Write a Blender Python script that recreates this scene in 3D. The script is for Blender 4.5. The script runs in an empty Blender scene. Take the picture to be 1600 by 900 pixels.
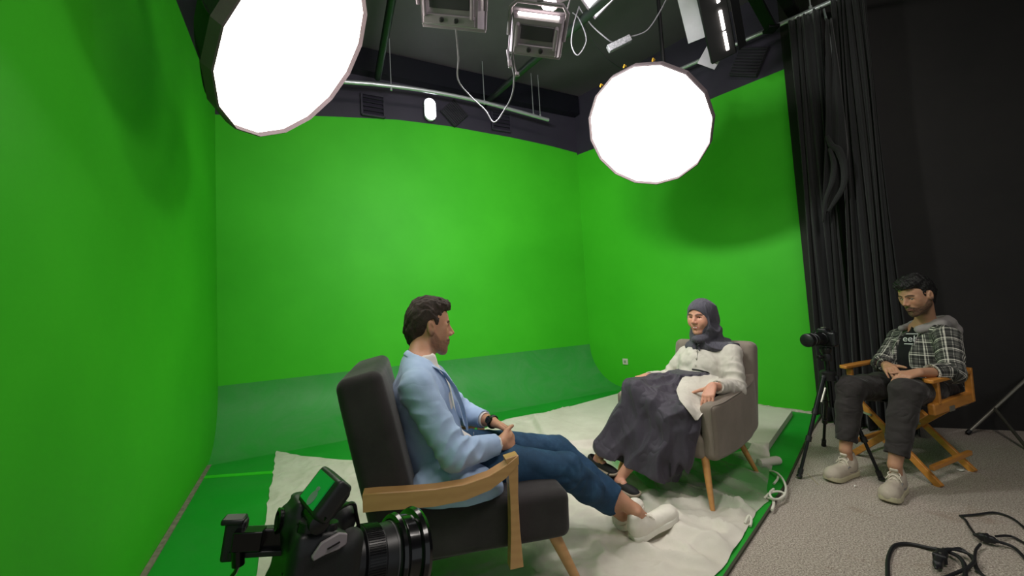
import bpy, math, random
import numpy as np
from mathutils import Vector, Matrix
from mathutils.bvhtree import BVHTree
random.seed(7); np.random.seed(7)
S = bpy.context.scene
COL = S.collection

# ---------------------------------------------------------------- camera, exposure, world
H0, FPX, PITCH, ROLL, SHY = 1.12, 620.0, .0603, -.0558, -7.6
cp, sp = math.cos(PITCH), math.sin(PITCH)
_f = np.array([0, cp, sp]); _r = np.array([1., 0, 0]); _u = np.cross(_r, _f)
cr, sr = math.cos(ROLL), math.sin(ROLL)
RR, UU = cr*_r + sr*_u, -sr*_r + cr*_u
cd = bpy.data.cameras.new('camera'); cam = bpy.data.objects.new('camera', cd); COL.objects.link(cam)
cd.sensor_width = 36; cd.lens = FPX/1600*36; cd.shift_y = SHY/1600; cd.clip_start = .02; cd.clip_end = 60
cam.matrix_world = Matrix(((RR[0], UU[0], -_f[0], 0), (RR[1], UU[1], -_f[1], 0), (RR[2], UU[2], -_f[2], H0), (0, 0, 0, 1)))
S.camera = cam
S.view_settings.view_transform = 'Standard'; S.view_settings.look = 'None'
S.view_settings.gamma = 1; S.view_settings.use_curve_mapping = False
S.view_settings.exposure = 0.0
W = bpy.data.worlds.new('room_light'); S.world = W; W.use_nodes = True
W.node_tree.nodes['Background'].inputs[0].default_value = (.93, .97, 1, 1)
W.node_tree.nodes['Background'].inputs[1].default_value = .36
SOFT_E, BANK_W, CEIL_W = 6.4, 31, 52
def area(name, loc, target, sx, sy, power, col=(1, 1, 1), spread=math.pi):
    l = bpy.data.lights.new(name, 'AREA'); l.shape = 'RECTANGLE'; l.size = sx; l.size_y = sy; l.energy = power; l.color = col; l.spread = spread
    o = bpy.data.objects.new(name, l); COL.objects.link(o); o.location = loc
    o.rotation_euler = (Vector(target)-Vector(loc)).to_track_quat('-Z', 'Y').to_euler(); return o

CAMP = np.array([0, 0, H0])
def ray(u, v): return _f + RR*(u-800)/FPX - UU*(v-450-SHY)/FPX
def P(u, v, Y):                       # the place at depth Y seen at (u, v)
    d = ray(u, v); return CAMP + d*Y/d[1]
def PZ(u, v, z=0.):
    d = ray(u, v); return CAMP + d*(z-H0)/d[2]
def PW(u, v, a, b, off=0.):           # on the upright plane through a, b (off: towards the room)
    n = np.array([-(b[1]-a[1]), b[0]-a[0], 0.]); n /= np.linalg.norm(n)
    if np.dot(n, CAMP-np.array([a[0], a[1], 0])) < 0: n = -n
    d = ray(u, v); t = np.dot(n, np.array([a[0], a[1], 0])+n*off-CAMP)/np.dot(n, d); return CAMP+d*t

# ---------------------------------------------------------------- materials
def lin(h):
    h = h.lstrip('#'); o = []
    for i in (0, 2, 4):
        c = int(h[i:i+2], 16)/255; o.append(c/12.92 if c <= .04045 else ((c+.055)/1.055)**2.4)
    return tuple(o)
class NT:
    def __init__(s, name):
        s.m = bpy.data.materials.new(name); s.m.use_nodes = True; s.t = s.m.node_tree; s.b = s.t.nodes['Principled BSDF']
    def n(s, k, **kw):
        x = s.t.nodes.new('ShaderNode'+k)
        for a, b in kw.items():
            if a.startswith('i_'): x.inputs[a[2:].replace('_', ' ')].default_value = b
            else: setattr(x, a, b)
        return x
    def l(s, a, b): s.t.links.new(a, b)
    def coord(s, scale=None, kind='Object'):
        c = s.n('TexCoord')
        if scale is None: return c.outputs[kind]
        m = s.n('Mapping'); m.inputs['Scale'].default_value = scale; s.l(c.outputs[kind], m.inputs[0]); return m.outputs[0]
    def noise(s, scale, detail=3, co=None, rough=.55, dist=0):
        x = s.n('TexNoise'); x.inputs['Scale'].default_value = scale; x.inputs['Detail'].default_value = detail
        x.inputs['Roughness'].default_value = rough; x.inputs['Distortion'].default_value = dist
        s.l(co if co is not None else s.coord(), x.inputs['Vector']); return x.outputs['Fac']
    def ramp(s, fac, stops):
        r = s.n('ValToRGB'); e = r.color_ramp.elements
        while len(e) < len(stops): e.new(.5)
        for i, (p, c) in enumerate(stops): e[i].position = p; e[i].color = (*c, 1) if len(c) == 3 else c
        s.l(fac, r.inputs[0]); return r.outputs[0]
    def mix(s, a, b, fac, mode='MIX'):
        x = s.n('Mix', data_type='RGBA', blend_type=mode)
        for v, i in ((fac, 0), (a, 6), (b, 7)):
            if hasattr(v, 'is_linked'): s.l(v, x.inputs[i])
            elif i == 0: x.inputs[0].default_value = v
            else: x.inputs[i].default_value = (*v, 1)
        return x.outputs[2]
    def math(s, op, a, b=0., c=None):
        x = s.n('Math', operation=op)
        for i, v in enumerate((a, b) + ((c,) if c is not None else ())):
            if hasattr(v, 'is_linked'): s.l(v, x.inputs[i])
            else: x.inputs[i].default_value = v
        return x.outputs[0]
    def bump(s, h, strength=.3, dist=.002):
        b = s.n('Bump'); b.inputs['Strength'].default_value = strength; b.inputs['Distance'].default_value = dist
        s.l(h, b.inputs['Height']); s.l(b.outputs[0], s.b.inputs['Normal'])
def mat(name, col, rough=.6, metal=0, var=.06, vs=12, bs=0, bump=0, bd=.002, sheen=0, spec=.5, emit=None, es=0, coat=0, sss=0):
    t = NT(name); c = lin(col) if isinstance(col, str) else col
    if var:
        f = t.noise(vs, 4); lo = tuple(max(0, x*(1-var)) for x in c); hi = tuple(min(1, x*(1+var)) for x in c)
        t.l(t.ramp(f, [(.3, lo), (.7, hi)]), t.b.inputs['Base Color'])
    else: t.b.inputs['Base Color'].default_value = (*c, 1)
    t.b.inputs['Roughness'].default_value = rough; t.b.inputs['Metallic'].default_value = metal
    t.b.inputs['Specular IOR Level'].default_value = spec
    t.b.inputs['Sheen Weight'].default_value = sheen; t.b.inputs['Coat Weight'].default_value = coat
    if bump: t.bump(t.noise(bs, 3), bump, bd)
    if emit: t.b.inputs['Emission Color'].default_value = (*lin(emit), 1); t.b.inputs['Emission Strength'].default_value = es
    return t.m
def attr_mat(name, rough=.55, bs=200, bump=.15, bd=.0008, sss=.0, spec=.4, vs=40, var=.08, sheen=0):
    """own colour of each place on the surface, stored with the mesh"""
    t = NT(name); a = t.n('Attribute', attribute_name='tint')
    f = t.noise(vs, 4); k = t.ramp(f, [(.3, (1-var,)*3), (.7, (1+0*var,)*3)])
    t.l(t.mix(a.outputs['Color'], k, 1., 'MULTIPLY'), t.b.inputs['Base Color'])
    t.b.inputs['Roughness'].default_value = rough; t.b.inputs['Specular IOR Level'].default_value = spec
    t.b.inputs['Sheen Weight'].default_value = sheen
    if sss:
        t.b.inputs['Subsurface Weight'].default_value = sss; t.b.inputs['Subsurface Radius'].default_value = (.01, .004, .002); t.b.inputs['Subsurface Scale'].default_value = .6
    t.bump(t.noise(bs, 2), bump, bd); return t.m

# ---------------------------------------------------------------- mesh helpers
def nrm(v): v = np.asarray(v, float); return v/(np.linalg.norm(v)+1e-12)
class G:
    def __init__(s): s.v = []; s.f = []
    def add(s, v, f):
        o = len(s.v); s.v.extend([tuple(map(float, x)) for x in v]); s.f.extend([tuple(i+o for i in q) for q in f]); return s
    def box(s, c, size, M=None):
        c = np.asarray(c, float); h = np.asarray(size, float)/2
        v = np.array([[x, y, z] for x in (-1, 1) for y in (-1, 1) for z in (-1, 1)])*h
        if M is not None: v = v@np.asarray(M).T
        return s.add(v+c, [(0, 1, 3, 2), (4, 6, 7, 5), (0, 4, 5, 1), (2, 3, 7, 6), (0, 2, 6, 4), (1, 5, 7, 3)])
    def bar(s, a, b, w, t, up=(0, 0, 1), w2=None, t2=None):   # a rectangular bar from a to b
        a, b = np.asarray(a, float), np.asarray(b, float); d = nrm(b-a); x = nrm(np.cross(up, d)); y = np.cross(d, x)
        w2 = w if w2 is None else w2; t2 = t if t2 is None else t2; v = []
        for p, ww, tt in ((a, w, t), (b, w2, t2)):
            for i, j in ((-1, -1), (1, -1), (1, 1), (-1, 1)): v.append(p+x*i*ww/2+y*j*tt/2)
        return s.add(v, [(3, 2, 1, 0), (4, 5, 6, 7), (0, 1, 5, 4), (1, 2, 6, 5), (2, 3, 7, 6), (3, 0, 4, 7)])
    def tube(s, pts, r, n=10, smooth=0, closed=False, cap=True, flat=1.0):
        pts = [np.asarray(p, float) for p in pts]
        r = list(r) if hasattr(r, '__len__') else [r]*len(pts)
        if smooth:
            Q = []; q = []; m = len(pts)
            for i in range(m if closed else m-1):
                g = (lambda k: pts[k % m]) if closed else (lambda k: pts[min(max(k, 0), m-1)])
                p0, p1, p2, p3 = g(i-1), g(i), g(i+1), g(i+2)
                for k in range(smooth):
                    t = k/smooth
                    Q.append(.5*((2*p1)+(-p0+p2)*t+(2*p0-5*p1+4*p2-p3)*t*t+(-p0+3*p1-3*p2+p3)*t**3)); q.append(r[i]*(1-t)+r[(i+1) % m]*t)
            if not closed: Q.append(pts[-1]); q.append(r[-1])
            pts, r = Q, q
        m = len(pts); d0 = nrm(pts[1]-pts[0]); x = nrm(np.cross(d0, (0, 0, 1) if abs(d0[2]) < .9 else (1, 0, 0))); v = []
        for i, p in enumerate(pts):
            if closed: d = nrm(pts[(i+1) % m]-pts[i-1])
            else: d = nrm(pts[min(i+1, m-1)]-pts[max(i-1, 0)])
            x = nrm(x-d*np.dot(x, d)); y = np.cross(d, x)
            for k in range(n):
                a = 2*math.pi*k/n; v.append(p+r[i]*(x*math.cos(a)+y*math.sin(a)*flat))
        f = []
        for i in range(m if closed else m-1):
            j = (i+1) % m
            for k in range(n): f.append((i*n+k, i*n+(k+1) % n, j*n+(k+1) % n, j*n+k))
        if cap and not closed: f += [tuple(range(n))[::-1], tuple((m-1)*n+k for k in range(n))]
        return s.add(v, f)
    def lathe(s, prof, o=(0, 0, 0), ax=(0, 0, 1), n=32, cap=True):    # prof: (distance along ax, radius)
        ax = nrm(ax); x = nrm(np.cross(ax, (0, 0, 1) if abs(ax[2]) < .9 else (1, 0, 0))); y = np.cross(ax, x); o = np.asarray(o, float); v = []
        for h, r in prof:
            for k in range(n): a = 2*math.pi*k/n; v.append(o+ax*h+(x*math.cos(a)+y*math.sin(a))*max(r, 1e-5))
        f = [(i*n+k, i*n+(k+1) % n, (i+1)*n+(k+1) % n, (i+1)*n+k) for i in range(len(prof)-1) for k in range(n)]
        if cap: f += [tuple(range(n))[::-1], tuple((len(prof)-1)*n+k for k in range(n))]
        return s.add(v, f)
    def prism(s, poly, d):                                      # poly: 3-D outline, d: extrusion vector
        n = len(poly); d = np.asarray(d, float); v = [np.asarray(p, float) for p in poly]; v += [p+d for p in v]
        return s.add(v, [tuple(range(n))[::-1], tuple(range(n, 2*n))]+[(i, (i+1) % n, n+(i+1) % n, n+i) for i in range(n)])
    def grid(s, A):                                             # A[i][j] -> point
        a = np.asarray(A, float); n, m = a.shape[:2]
        return s.add(a.reshape(-1, 3), [(i*m+j, i*m+j+1, (i+1)*m+j+1, (i+1)*m+j) for i in range(n-1) for j in range(m-1)])
def frame(fwd, up=(0, 0, 1)):
    """columns: forward, left, up"""
    f = nrm(fwd); l = nrm(np.cross(up, f)); u = np.cross(f, l); return np.array([f, l, u]).T
def thing(name, label, cat, base, group=None):
    o = bpy.data.objects.new(name, None); COL.objects.link(o); o.location = tuple(map(float, base)); o.empty_display_size = .05
    o['label'] = label; o['category'] = cat
    if group: o['group'] = group
    return o
def tag(o, label, cat, group=None):
    o['label'] = label; o['category'] = cat
    if group: o['group'] = group
    return o
def put(o, parent):
    if parent is not None:
        o.parent = parent
        if parent.type == 'EMPTY': o.matrix_parent_inverse = Matrix.Translation(parent.location).inverted()
    return o
def mk(name, g, m, parent=None, bevel=0, seg=2, smooth=True, label=None, subd=0, ang=35, solid=0, tint=None):
    me = bpy.data.meshes.new(name)
    if isinstance(g, G): me.from_pydata(g.v, [], g.f)
    else:
        v, q = g; me.vertices.add(len(v)); me.vertices.foreach_set('co', np.asarray(v, np.float32).ravel())
        me.loops.add(q.size); me.loops.foreach_set('vertex_index', q.ravel().astype(np.int32))
        me.polygons.add(len(q)); me.polygons.foreach_set('loop_start', np.arange(0, q.size, 4, dtype=np.int32))
    me.update(calc_edges=True); me.validate()
    if isinstance(g, G):
        import bmesh
        b = bmesh.new(); b.from_mesh(me); bmesh.ops.recalc_face_normals(b, faces=b.faces); b.to_mesh(me); b.free()
    o = bpy.data.objects.new(name, me); COL.objects.link(o)
    if m is not None: me.materials.append(m)
    if tint is not None:
        a = me.attributes.new('tint', 'FLOAT_COLOR', 'POINT'); c = np.ones((len(me.vertices), 4), np.float32); c[:, :3] = tint; a.data.foreach_set('color', c.ravel())
    if smooth:
        me.polygons.foreach_set('use_smooth', [True]*len(me.polygons))
        if isinstance(g, G) and not subd:
            try: me.set_sharp_from_angle(angle=math.radians(ang))
            except Exception: pass
    if solid: x = o.modifiers.new('thick', 'SOLIDIFY'); x.thickness = solid; x.offset = 0
    if bevel:
        x = o.modifiers.new('bevel', 'BEVEL'); x.width = bevel; x.segments = seg; x.limit_method = 'ANGLE'; x.angle_limit = math.radians(40); x.harden_normals = False
    if subd: x = o.modifiers.new('sub', 'SUBSURF'); x.levels = x.render_levels = subd
    if label: o['label'] = label
    return put(o, parent)
def struct(o): o['kind'] = 'structure'; return o

# ---------------------------------------------------------------- soft shapes: signed distances on a grid, skinned by surface nets
class Field:
    def __init__(s, lo, hi, h):
        s.h = h; s.lo = np.asarray(lo, float); s.n = np.ceil((np.asarray(hi)-s.lo)/h).astype(int)+1
        s.a = np.full(s.n, .5, np.float32); s.ax = [s.lo[i]+h*np.arange(s.n[i]) for i in range(3)]
    def reg(s, lo, hi, pad):
        i0 = np.clip(np.floor((np.asarray(lo)-pad-s.lo)/s.h).astype(int), 0, s.n); i1 = np.clip(np.ceil((np.asarray(hi)+pad-s.lo)/s.h).astype(int)+1, 0, s.n)
        sl = tuple(slice(i0[k], i1[k]) for k in range(3))
        g = np.meshgrid(*[s.ax[k][sl[k]].astype(np.float32) for k in range(3)], indexing='ij', sparse=False); return sl, g
    def put(s, fn, lo, hi, k=.01, mode='u', pad=None):
        sl, (X, Y, Z) = s.reg(lo, hi, (pad if pad is not None else k*1.2+.02))
        if X.size == 0: return s
        d = fn(X, Y, Z).astype(np.float32); a = s.a[sl]
        if mode == 'u':
            h = np.maximum(k-np.abs(a-d), 0)/k if k > 0 else 0; s.a[sl] = np.minimum(a, d)-h*h*k*.25
        elif mode == 's':
            d = -d; h = np.maximum(k-np.abs(a-d), 0)/k if k > 0 else 0; s.a[sl] = np.maximum(a, d)+h*h*k*.25
        elif mode == 'i':
            h = np.maximum(k-np.abs(a-d), 0)/k if k > 0 else 0; s.a[sl] = np.maximum(a, d)+h*h*k*.25
        elif mode == '+': s.a[sl] = a+d
        return s
    def cone(s, a, b, ra, rb=None, k=.01, mode='u', flat=None, disp=None):
        a, b = np.asarray(a, float), np.asarray(b, float); rb = ra if rb is None else rb; ab = b-a; L2 = max(ab@ab, 1e-9); R = max(ra, rb)
        def fn(X, Y, Z):
            x, y, z = X-a[0], Y-a[1], Z-a[2]; t = np.clip((x*ab[0]+y*ab[1]+z*ab[2])/L2, 0, 1)
            x, y, z = x-t*ab[0], y-t*ab[1], z-t*ab[2]
            if flat is not None:        # (direction, factor>1 squeezes the section along it)
                w, q = flat; e = (x*w[0]+y*w[1]+z*w[2])*(q-1); x, y, z = x+e*w[0], y+e*w[1], z+e*w[2]
            d = np.sqrt(x*x+y*y+z*z)-(ra+(rb-ra)*t)
            return d if disp is None else d+disp(X, Y, Z)
        return s.put(fn, np.minimum(a, b)-R, np.maximum(a, b)+R, k, mode)
    def ell(s, c, r, M=None, k=.01, mode='u', disp=None):
        c = np.asarray(c, float); r = np.asarray(r, float)*np.ones(3); M = np.eye(3) if M is None else np.asarray(M); R = r.max()
        def fn(X, Y, Z):
            x, y, z = X-c[0], Y-c[1], Z-c[2]; q = [(x*M[0, i]+y*M[1, i]+z*M[2, i]) for i in range(3)]
            k0 = np.sqrt(sum((q[i]/r[i])**2 for i in range(3))); k1 = np.sqrt(sum((q[i]/r[i]**2)**2 for i in range(3)))
            d = k0*(k0-1)/(k1+1e-9)
            return d if disp is None else d+disp(X, Y, Z)
        return s.put(fn, c-R, c+R, k, mode)
    def rbox(s, c, size, rad=.01, M=None, k=.005, mode='u', disp=None, puff=0):
        c = np.asarray(c, float); h = np.asarray(size, float)/2-rad; M = np.eye(3) if M is None else np.asarray(M); R = np.linalg.norm(h)+rad
        def fn(X, Y, Z):
            x, y, z = X-c[0], Y-c[1], Z-c[2]; q = [np.abs(x*M[0, i]+y*M[1, i]+z*M[2, i]) for i in range(3)]
            pf = 0
            if puff: pf = puff*np.prod([np.clip(1-(q[i]/(h[i]+rad))**4, 0, 1) for i in np.argsort(h)[1:]], axis=0)
            q = [q[i]-h[i] for i in range(3)]
            d = np.sqrt(sum(np.maximum(e, 0)**2 for e in q))+np.minimum(np.maximum(np.maximum(q[0], q[1]), q[2]), 0)-rad-pf
            return d if disp is None else d+disp(X, Y, Z)
        return s.put(fn, c-R, c+R, k, mode)
    def cut(s, p, n, k=.003):      # remove everything on the side n points to
        p = np.asarray(p, float); n = nrm(n)
        X, Y, Z = np.meshgrid(*[x.astype(np.float32) for x in s.ax], indexing='ij', sparse=True)
        d = (X-p[0])*n[0]+(Y-p[1])*n[1]+(Z-p[2])*n[2]; s.a = np.maximum(s.a, d.astype(np.float32)); return s
    def disp(s, fn, lo=None, hi=None):
        return s.put(fn, s.lo if lo is None else lo, s.ax_hi() if hi is None else hi, 0, '+', pad=0)
    def ax_hi(s): return s.lo+s.h*(s.n-1)
    def mesh(s, relax=1):
        a = s.a; a[0] = a[-1] = .5; a[:, 0] = a[:, -1] = .5; a[:, :, 0] = a[:, :, -1] = .5
        n = np.array(a.shape); neg = a < 0; cn = n-1
        cid_all = []; pts = []; w = []; quads = []
        for ax in range(3):
            sl0 = [slice(None)]*3; sl1 = [slice(None)]*3; sl0[ax] = slice(0, -1); sl1[ax] = slice(1, None)
            e = np.nonzero(neg[tuple(sl0)] != neg[tuple(sl1)]); i = np.array(e).T
            j = i.copy(); j[:, ax] += 1
            va, vb = a[tuple(i.T)], a[tuple(j.T)]; t = va/(va-vb)
            p = i.astype(float); p[:, ax] += t
            u, v = (ax+1) % 3, (ax+2) % 3; c = []
            for du, dv in ((0, 0), (-1, 0), (-1, -1), (0, -1)):
                k = i.copy(); k[:, u] += du; k[:, v] += dv; c.append((k[:, 0]*cn[1]+k[:, 1])*cn[2]+k[:, 2])
            c = np.array(c).T; flip = va > 0; c[flip] = c[flip][:, ::-1]; quads.append(c)
            for q in range(4): cid_all.append(c[:, q]); pts.append(p)
        cid = np.concatenate(cid_all); pts = np.concatenate(pts); Q = np.concatenate(quads)
        uq, inv = np.unique(cid, return_inverse=True); cnt = np.bincount(inv)
        V = np.stack([np.bincount(inv, pts[:, k])/cnt for k in range(3)], 1)
        Q = np.searchsorted(uq, Q)
        for _ in range(relax):
            A = np.zeros_like(V); c = np.zeros(len(V))
            for q in range(4):
                x, y = Q[:, q], Q[:, (q+1) % 4]
                for k in range(3): A[:, k] += np.bincount(x, V[y, k], len(V))+np.bincount(y, V[x, k], len(V))
                c += np.bincount(x, minlength=len(V))+np.bincount(y, minlength=len(V))
            V = V*.5+.5*A/c[:, None]
        return V*s.h+s.lo, Q[:, ::-1]
_rs = np.random.RandomState(3)
_W = [(_rs.normal(size=3), _rs.uniform(0, 6.28)) for _ in range(24)]
def snoise(X, Y, Z, sc, o=0):
    r = 0
    for i in range(5):
        w, p = _W[(i+o*5) % 24]; w = w*sc*(1+.35*i); r = r+np.sin(w[0]*X+w[1]*Y+w[2]*Z+p+1.3*np.sin(w[1]*X*.6-w[2]*Y*.6+w[0]*Z*.6+p*2))
    return r/3
def folds(c, axis, lam, amp, sig, o=0, warp=.8):
    c = np.asarray(c, float); axis = nrm(axis)
    def fn(X, Y, Z):
        x, y, z = X-c[0], Y-c[1], Z-c[2]; s_ = x*axis[0]+y*axis[1]+z*axis[2]
        g = np.exp(-(x*x+y*y+z*z)/(sig*sig)); ph = 6.283*s_/(lam*1.5)+warp*3.4*snoise(X, Y, Z, 7, o)
        g = g*np.clip(.55+.75*snoise(X, Y, Z, 12, o+1), 0, 1.3)
        return amp*g*(1-np.abs(np.sin(ph*.5))*2)*-1
    return fn
def addf(*fs): return lambda X, Y, Z: sum(f(X, Y, Z) for f in fs)
# ================================================================ THE ROOM
bl, br, re_ = np.array([-2.7564, 3.6955]), np.array([1.0371, 5.5923]), np.array([2.7575, 3.6025])
ld = nrm(np.array([1.006, -1.84])); le = bl+ld*4.9
HC, CEIL = .545, 4.07
def green_mat(name, a, b, rough=.62, dust=.0, streak=0):
    t = NT(name); co = t.coord(); f = t.noise(1.3, 4, co, .6); c = t.ramp(f, [(.3, lin(a)), (.75, lin(b))])
    g = t.noise(60, 3, co); c = t.mix(c, lin(b), t.math('MULTIPLY', g, .25))
    if dust:
        d = t.noise(2.2, 6, co, .7, 1.5); m = t.math('MULTIPLY', t.ramp(d, [(.4, (0, 0, 0)), (.75, (1, 1, 1))]), dust)
        c = t.mix(c, lin('6b8f6c'), m)
        v = t.n('TexVoronoi'); v.inputs['Scale'].default_value = 7; t.l(co, v.inputs['Vector'])
        s_ = t.math('LESS_THAN', v.outputs['Distance'], .035); n2 = t.math('GREATER_THAN', t.noise(1.9, 1, co), .52)
        c = t.mix(c, lin('b9c9b4'), t.math('MULTIPLY', t.math('MULTIPLY', s_, n2), .8))
    t.l(c, t.b.inputs['Base Color']); t.b.inputs['Roughness'].default_value = rough; t.b.inputs['Specular IOR Level'].default_value = .3
    t.bump(t.noise(220, 2, co), .06, .001); return t.m
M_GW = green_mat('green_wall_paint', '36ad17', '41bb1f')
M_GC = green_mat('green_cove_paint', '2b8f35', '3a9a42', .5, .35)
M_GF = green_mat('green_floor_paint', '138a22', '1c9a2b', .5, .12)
M_TAPE = mat('green_tape', '35c420', .45)
def black_wall_mat(name, a, b, rough=.65, spec=.35):
    t = NT(name); co = t.coord(); f = t.noise(1.1, 5, co, .65); t.l(t.ramp(f, [(.3, lin(a)), (.75, lin(b))]), t.b.inputs['Base Color'])
    t.b.inputs['Roughness'].default_value = rough; t.b.inputs['Specular IOR Level'].default_value = spec; t.bump(t.noise(90, 3, co), .25, .002); return t.m
M_BW = black_wall_mat('black_wall_paint', '1b1918', '252220')
M_UP = black_wall_mat('black_upper_wall', '2e2a36', '393542', .5)
M_CE = black_wall_mat('black_ceiling', '4c454c', '5a525a', .6)
M_GLOSS = mat('black_glossy_board', '15151c', .14, var=.1, vs=3)
M_BLK = mat('matt_black_metal', '141416', .5, .2)
M_PIPE = mat('dark_green_black_pipe', '161c1a', .5, .2)
M_RAIL = mat('white_rail', 'b9bcbe', .35, .6)
M_FOAM = mat('black_foam', '242129', .9, bump=.3, bs=150)

def wall(name, a, b, top, zlo, m, thick=.08, b2=None, n=40):
    """upright wall from floor point a to b: top(t) height along it; thickness away from the room"""
    a, b = np.asarray(a), np.asarray(b); d = nrm(b-a); nn = np.array([-d[1], d[0]])
    if np.dot(nn, -a) > 0: nn = -nn
    g = G(); A = []
    for i in range(n+1):
        t = i/n; p = a+(b-a)*t; zl = zlo if not callable(zlo) else zlo(t); zt = top if not callable(top) else top(t)
        p2 = p if b2 is None else a+(np.asarray(b2)-a)*t; q2 = p2+nn*thick
        q = p+nn*thick; A.append([(p[0], p[1], zl), (p2[0], p2[1], zt), (q2[0], q2[1], zt), (q[0], q[1], zl), (p[0], p[1], zl)])
    g.grid(A); g.f += [(0, 1, 2, 3), (n*5+3, n*5+2, n*5+1, n*5)]
    return struct(mk(name, g, m, smooth=False))
def edge_fn(a, b, px):     # a hand-cut upper edge that passes through the given places
    a, b = np.asarray(a), np.asarray(b); L = np.linalg.norm(b-a); T, Z = [], []
    for u, v in px:
        p = PW(u, v, a, b); T.append(np.dot(p[:2]-a, b-a)/L/L); Z.append(p[2])
    o = np.argsort(T); T, Z = np.array(T)[o], np.array(Z)[o]
    return lambda t: float(np.interp(t, T, Z))
eL = edge_fn(le, bl, [(275, 0), (310, 90), (340, 165), (344, 179)])
eB = edge_fn(bl, br, [(344, 180), (430, 179), (540, 183), (620, 187), (700, 197), (800, 215), (860, 228), (905, 240)])
eR = edge_fn(br, re_, [(905, 241), (1000, 205), (1110, 155), (1258, 95)])
wall('wall_left', le, bl, eL, -.012, M_GW); wall('wall_left_upper', le, bl, CEIL, eL, M_UP)
wall('wall_back', bl, br, eB, -.012, M_GW); wall('wall_back_upper', bl, br, CEIL, eB, M_UP)
rb_, rt_ = PW(1278, 637, br, re_)[:2], PW(1257, 95, br, re_)[:2]
wall('wall_right', br, rb_, eR, -.012, M_GW, b2=rt_); wall('wall_right_upper', br, rt_, CEIL, eR, M_UP)
re_ = rb_
q1, q2 = PZ(1440, 665)[:2], PZ(1600, 671)[:2]; bd = nrm(q2-q1); b0 = q1-bd*.38; b1 = q1+bd*3.6
wall('wall_black_right', b0, b1, CEIL, -.012, M_BW)
wall('wall_corner_return', re_, b0, CEIL, -.012, M_BW)
wall('wall_far_right', b1, (b1[0]-.3, -1.2), CEIL, -.012, M_BW)
# cove: quarter-round sweep between back wall and floor
wd = nrm(br-bl); wn = np.array([wd[1], -wd[0]])
A = []
for i in range(25):
    th = i/24*math.pi/2; row = []
    off = HC*(1-math.sin(th))*1.0; z = HC*(1-math.cos(th)); off = HC*(1-math.sin(th)); 
    for j in range(41):
        t = j/40
        # trim to the side walls
        p = bl+(br-bl)*t+wn*off
        pa = bl+ld*off/np.dot(ld, wn); rd = nrm(re_-br); pb = br+rd*off/np.dot(rd, wn)
        p = pa+(pb-pa)*t; row.append((p[0], p[1], z))
    A.append(row)
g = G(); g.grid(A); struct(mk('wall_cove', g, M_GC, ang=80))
fa, fb = A[0][0], A[0][-1]
# floors
struct(mk('floor', G().box((2, 1.5, -.062), (12, 12, .1)), None, smooth=False))
def carpet():
    t = NT('speckled_carpet'); co = t.coord()
    a = t.noise(160, 2, co, .7); b = t.noise(1.4, 4, co, .6); c = t.ramp(a, [(.32, lin('655c56')), (.5, lin('aca196')), (.68, lin('dfd6ca'))])
    c = t.mix(c, lin('9c9085'), t.math('MULTIPLY', b, .55)); v = t.n('TexVoronoi'); v.inputs['Scale'].default_value = 230; t.l(co, v.inputs['Vector'])
    c = t.mix(c, lin('3f3a38'), t.math('MULTIPLY', t.math('LESS_THAN', v.outputs['Distance'], .25), .35))
    s = t.ramp(t.noise(3.3, 3, co, .6, .6), [(.62, (0, 0, 0)), (.72, (1, 1, 1))]); c = t.mix(c, lin('86705f'), t.math('MULTIPLY', s, .35))
    t.l(c, t.b.inputs['Base Color']); t.b.inputs['Roughness'].default_value = .95; t.b.inputs['Specular IOR Level'].default_value = .1
    t.bump(t.noise(330, 2, co), .8, .004); return t.m
bpy.data.objects['floor'].data.materials.append(carpet())
cb = [PZ(*p)[:2] for p in ((1279, 641), (1262, 682), (1230, 752), (1180, 828), (1132, 900))]
ce = cb[-1]+nrm(cb[-1]-cb[-2])*1.6
cb[0] = rb_+nrm(rb_-br)*.02
# board in convex strips
pts = [np.array(fa[:2]), np.array(fb[:2]), rb_, cb[0], cb[1], cb[2], cb[3], cb[4], ce, le]
g = G(); hub = PZ(700, 760)[:2]; vv = [(*hub, 0.)]+[(*p, 0.) for p in pts]; m_ = len(pts)
g.add(vv+[(a, b, -.0118) for a, b, _ in vv], [(0, i+1, (i+1) % m_+1) for i in range(m_)]+[(m_+1, (i+1) % m_+m_+2, i+m_+2) for i in range(m_)]+[(i+1, (i+1) % m_+1, (i+1) % m_+m_+2, i+m_+2) for i in range(m_)])
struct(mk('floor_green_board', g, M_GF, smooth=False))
g = G()
for i in range(len(cb)-1): g.bar((*cb[i], -.005), (*cb[i+1], -.005), .010, .012)
g.bar((*cb[-1], -.005), (*ce, -.005), .010, .012)
struct(mk('trim_1', g, mat('board_edge', '3b3a2c', .8)))
# bare strip along the left wall, tape line, crumbly gap along the right wall
M_STRIP = mat('bare_floor_gap', '7c7264', .9, var=.3, vs=30, bump=.5, bs=80)
w0, w1 = np.array(fa[:2]), le
nn = np.array([-ld[1], ld[0]]); nn = nn if np.dot(nn, -bl) > 0 else -nn
g = G(); g.bar((*(w0+nn*.016), .002), (*(le+nn*.016), .002), .028, .006); struct(mk('trim_2', g, M_STRIP))
rd = nrm(re_-br); rn = np.array([rd[1], -rd[0]]); rn = rn if np.dot(rn, -br) > 0 else -rn
g = G(); r0 = np.array(fb[:2]); k = 60; A = []
for i in range(k+1):
    p = r0+(re_-r0)*i/k; w = .018+.012*random.random(); h = .012+.010*random.random()
    A.append([(*(p+rn*0.001), h), (*(p+rn*w), h*.8), (*(p+rn*(w+.006)), .001)])
g.grid(A); struct(mk('trim_3', g, mat('crumbled_plaster', 'b5ae9f', .95, var=.3, vs=40, bump=.6, bs=120)))
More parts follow.
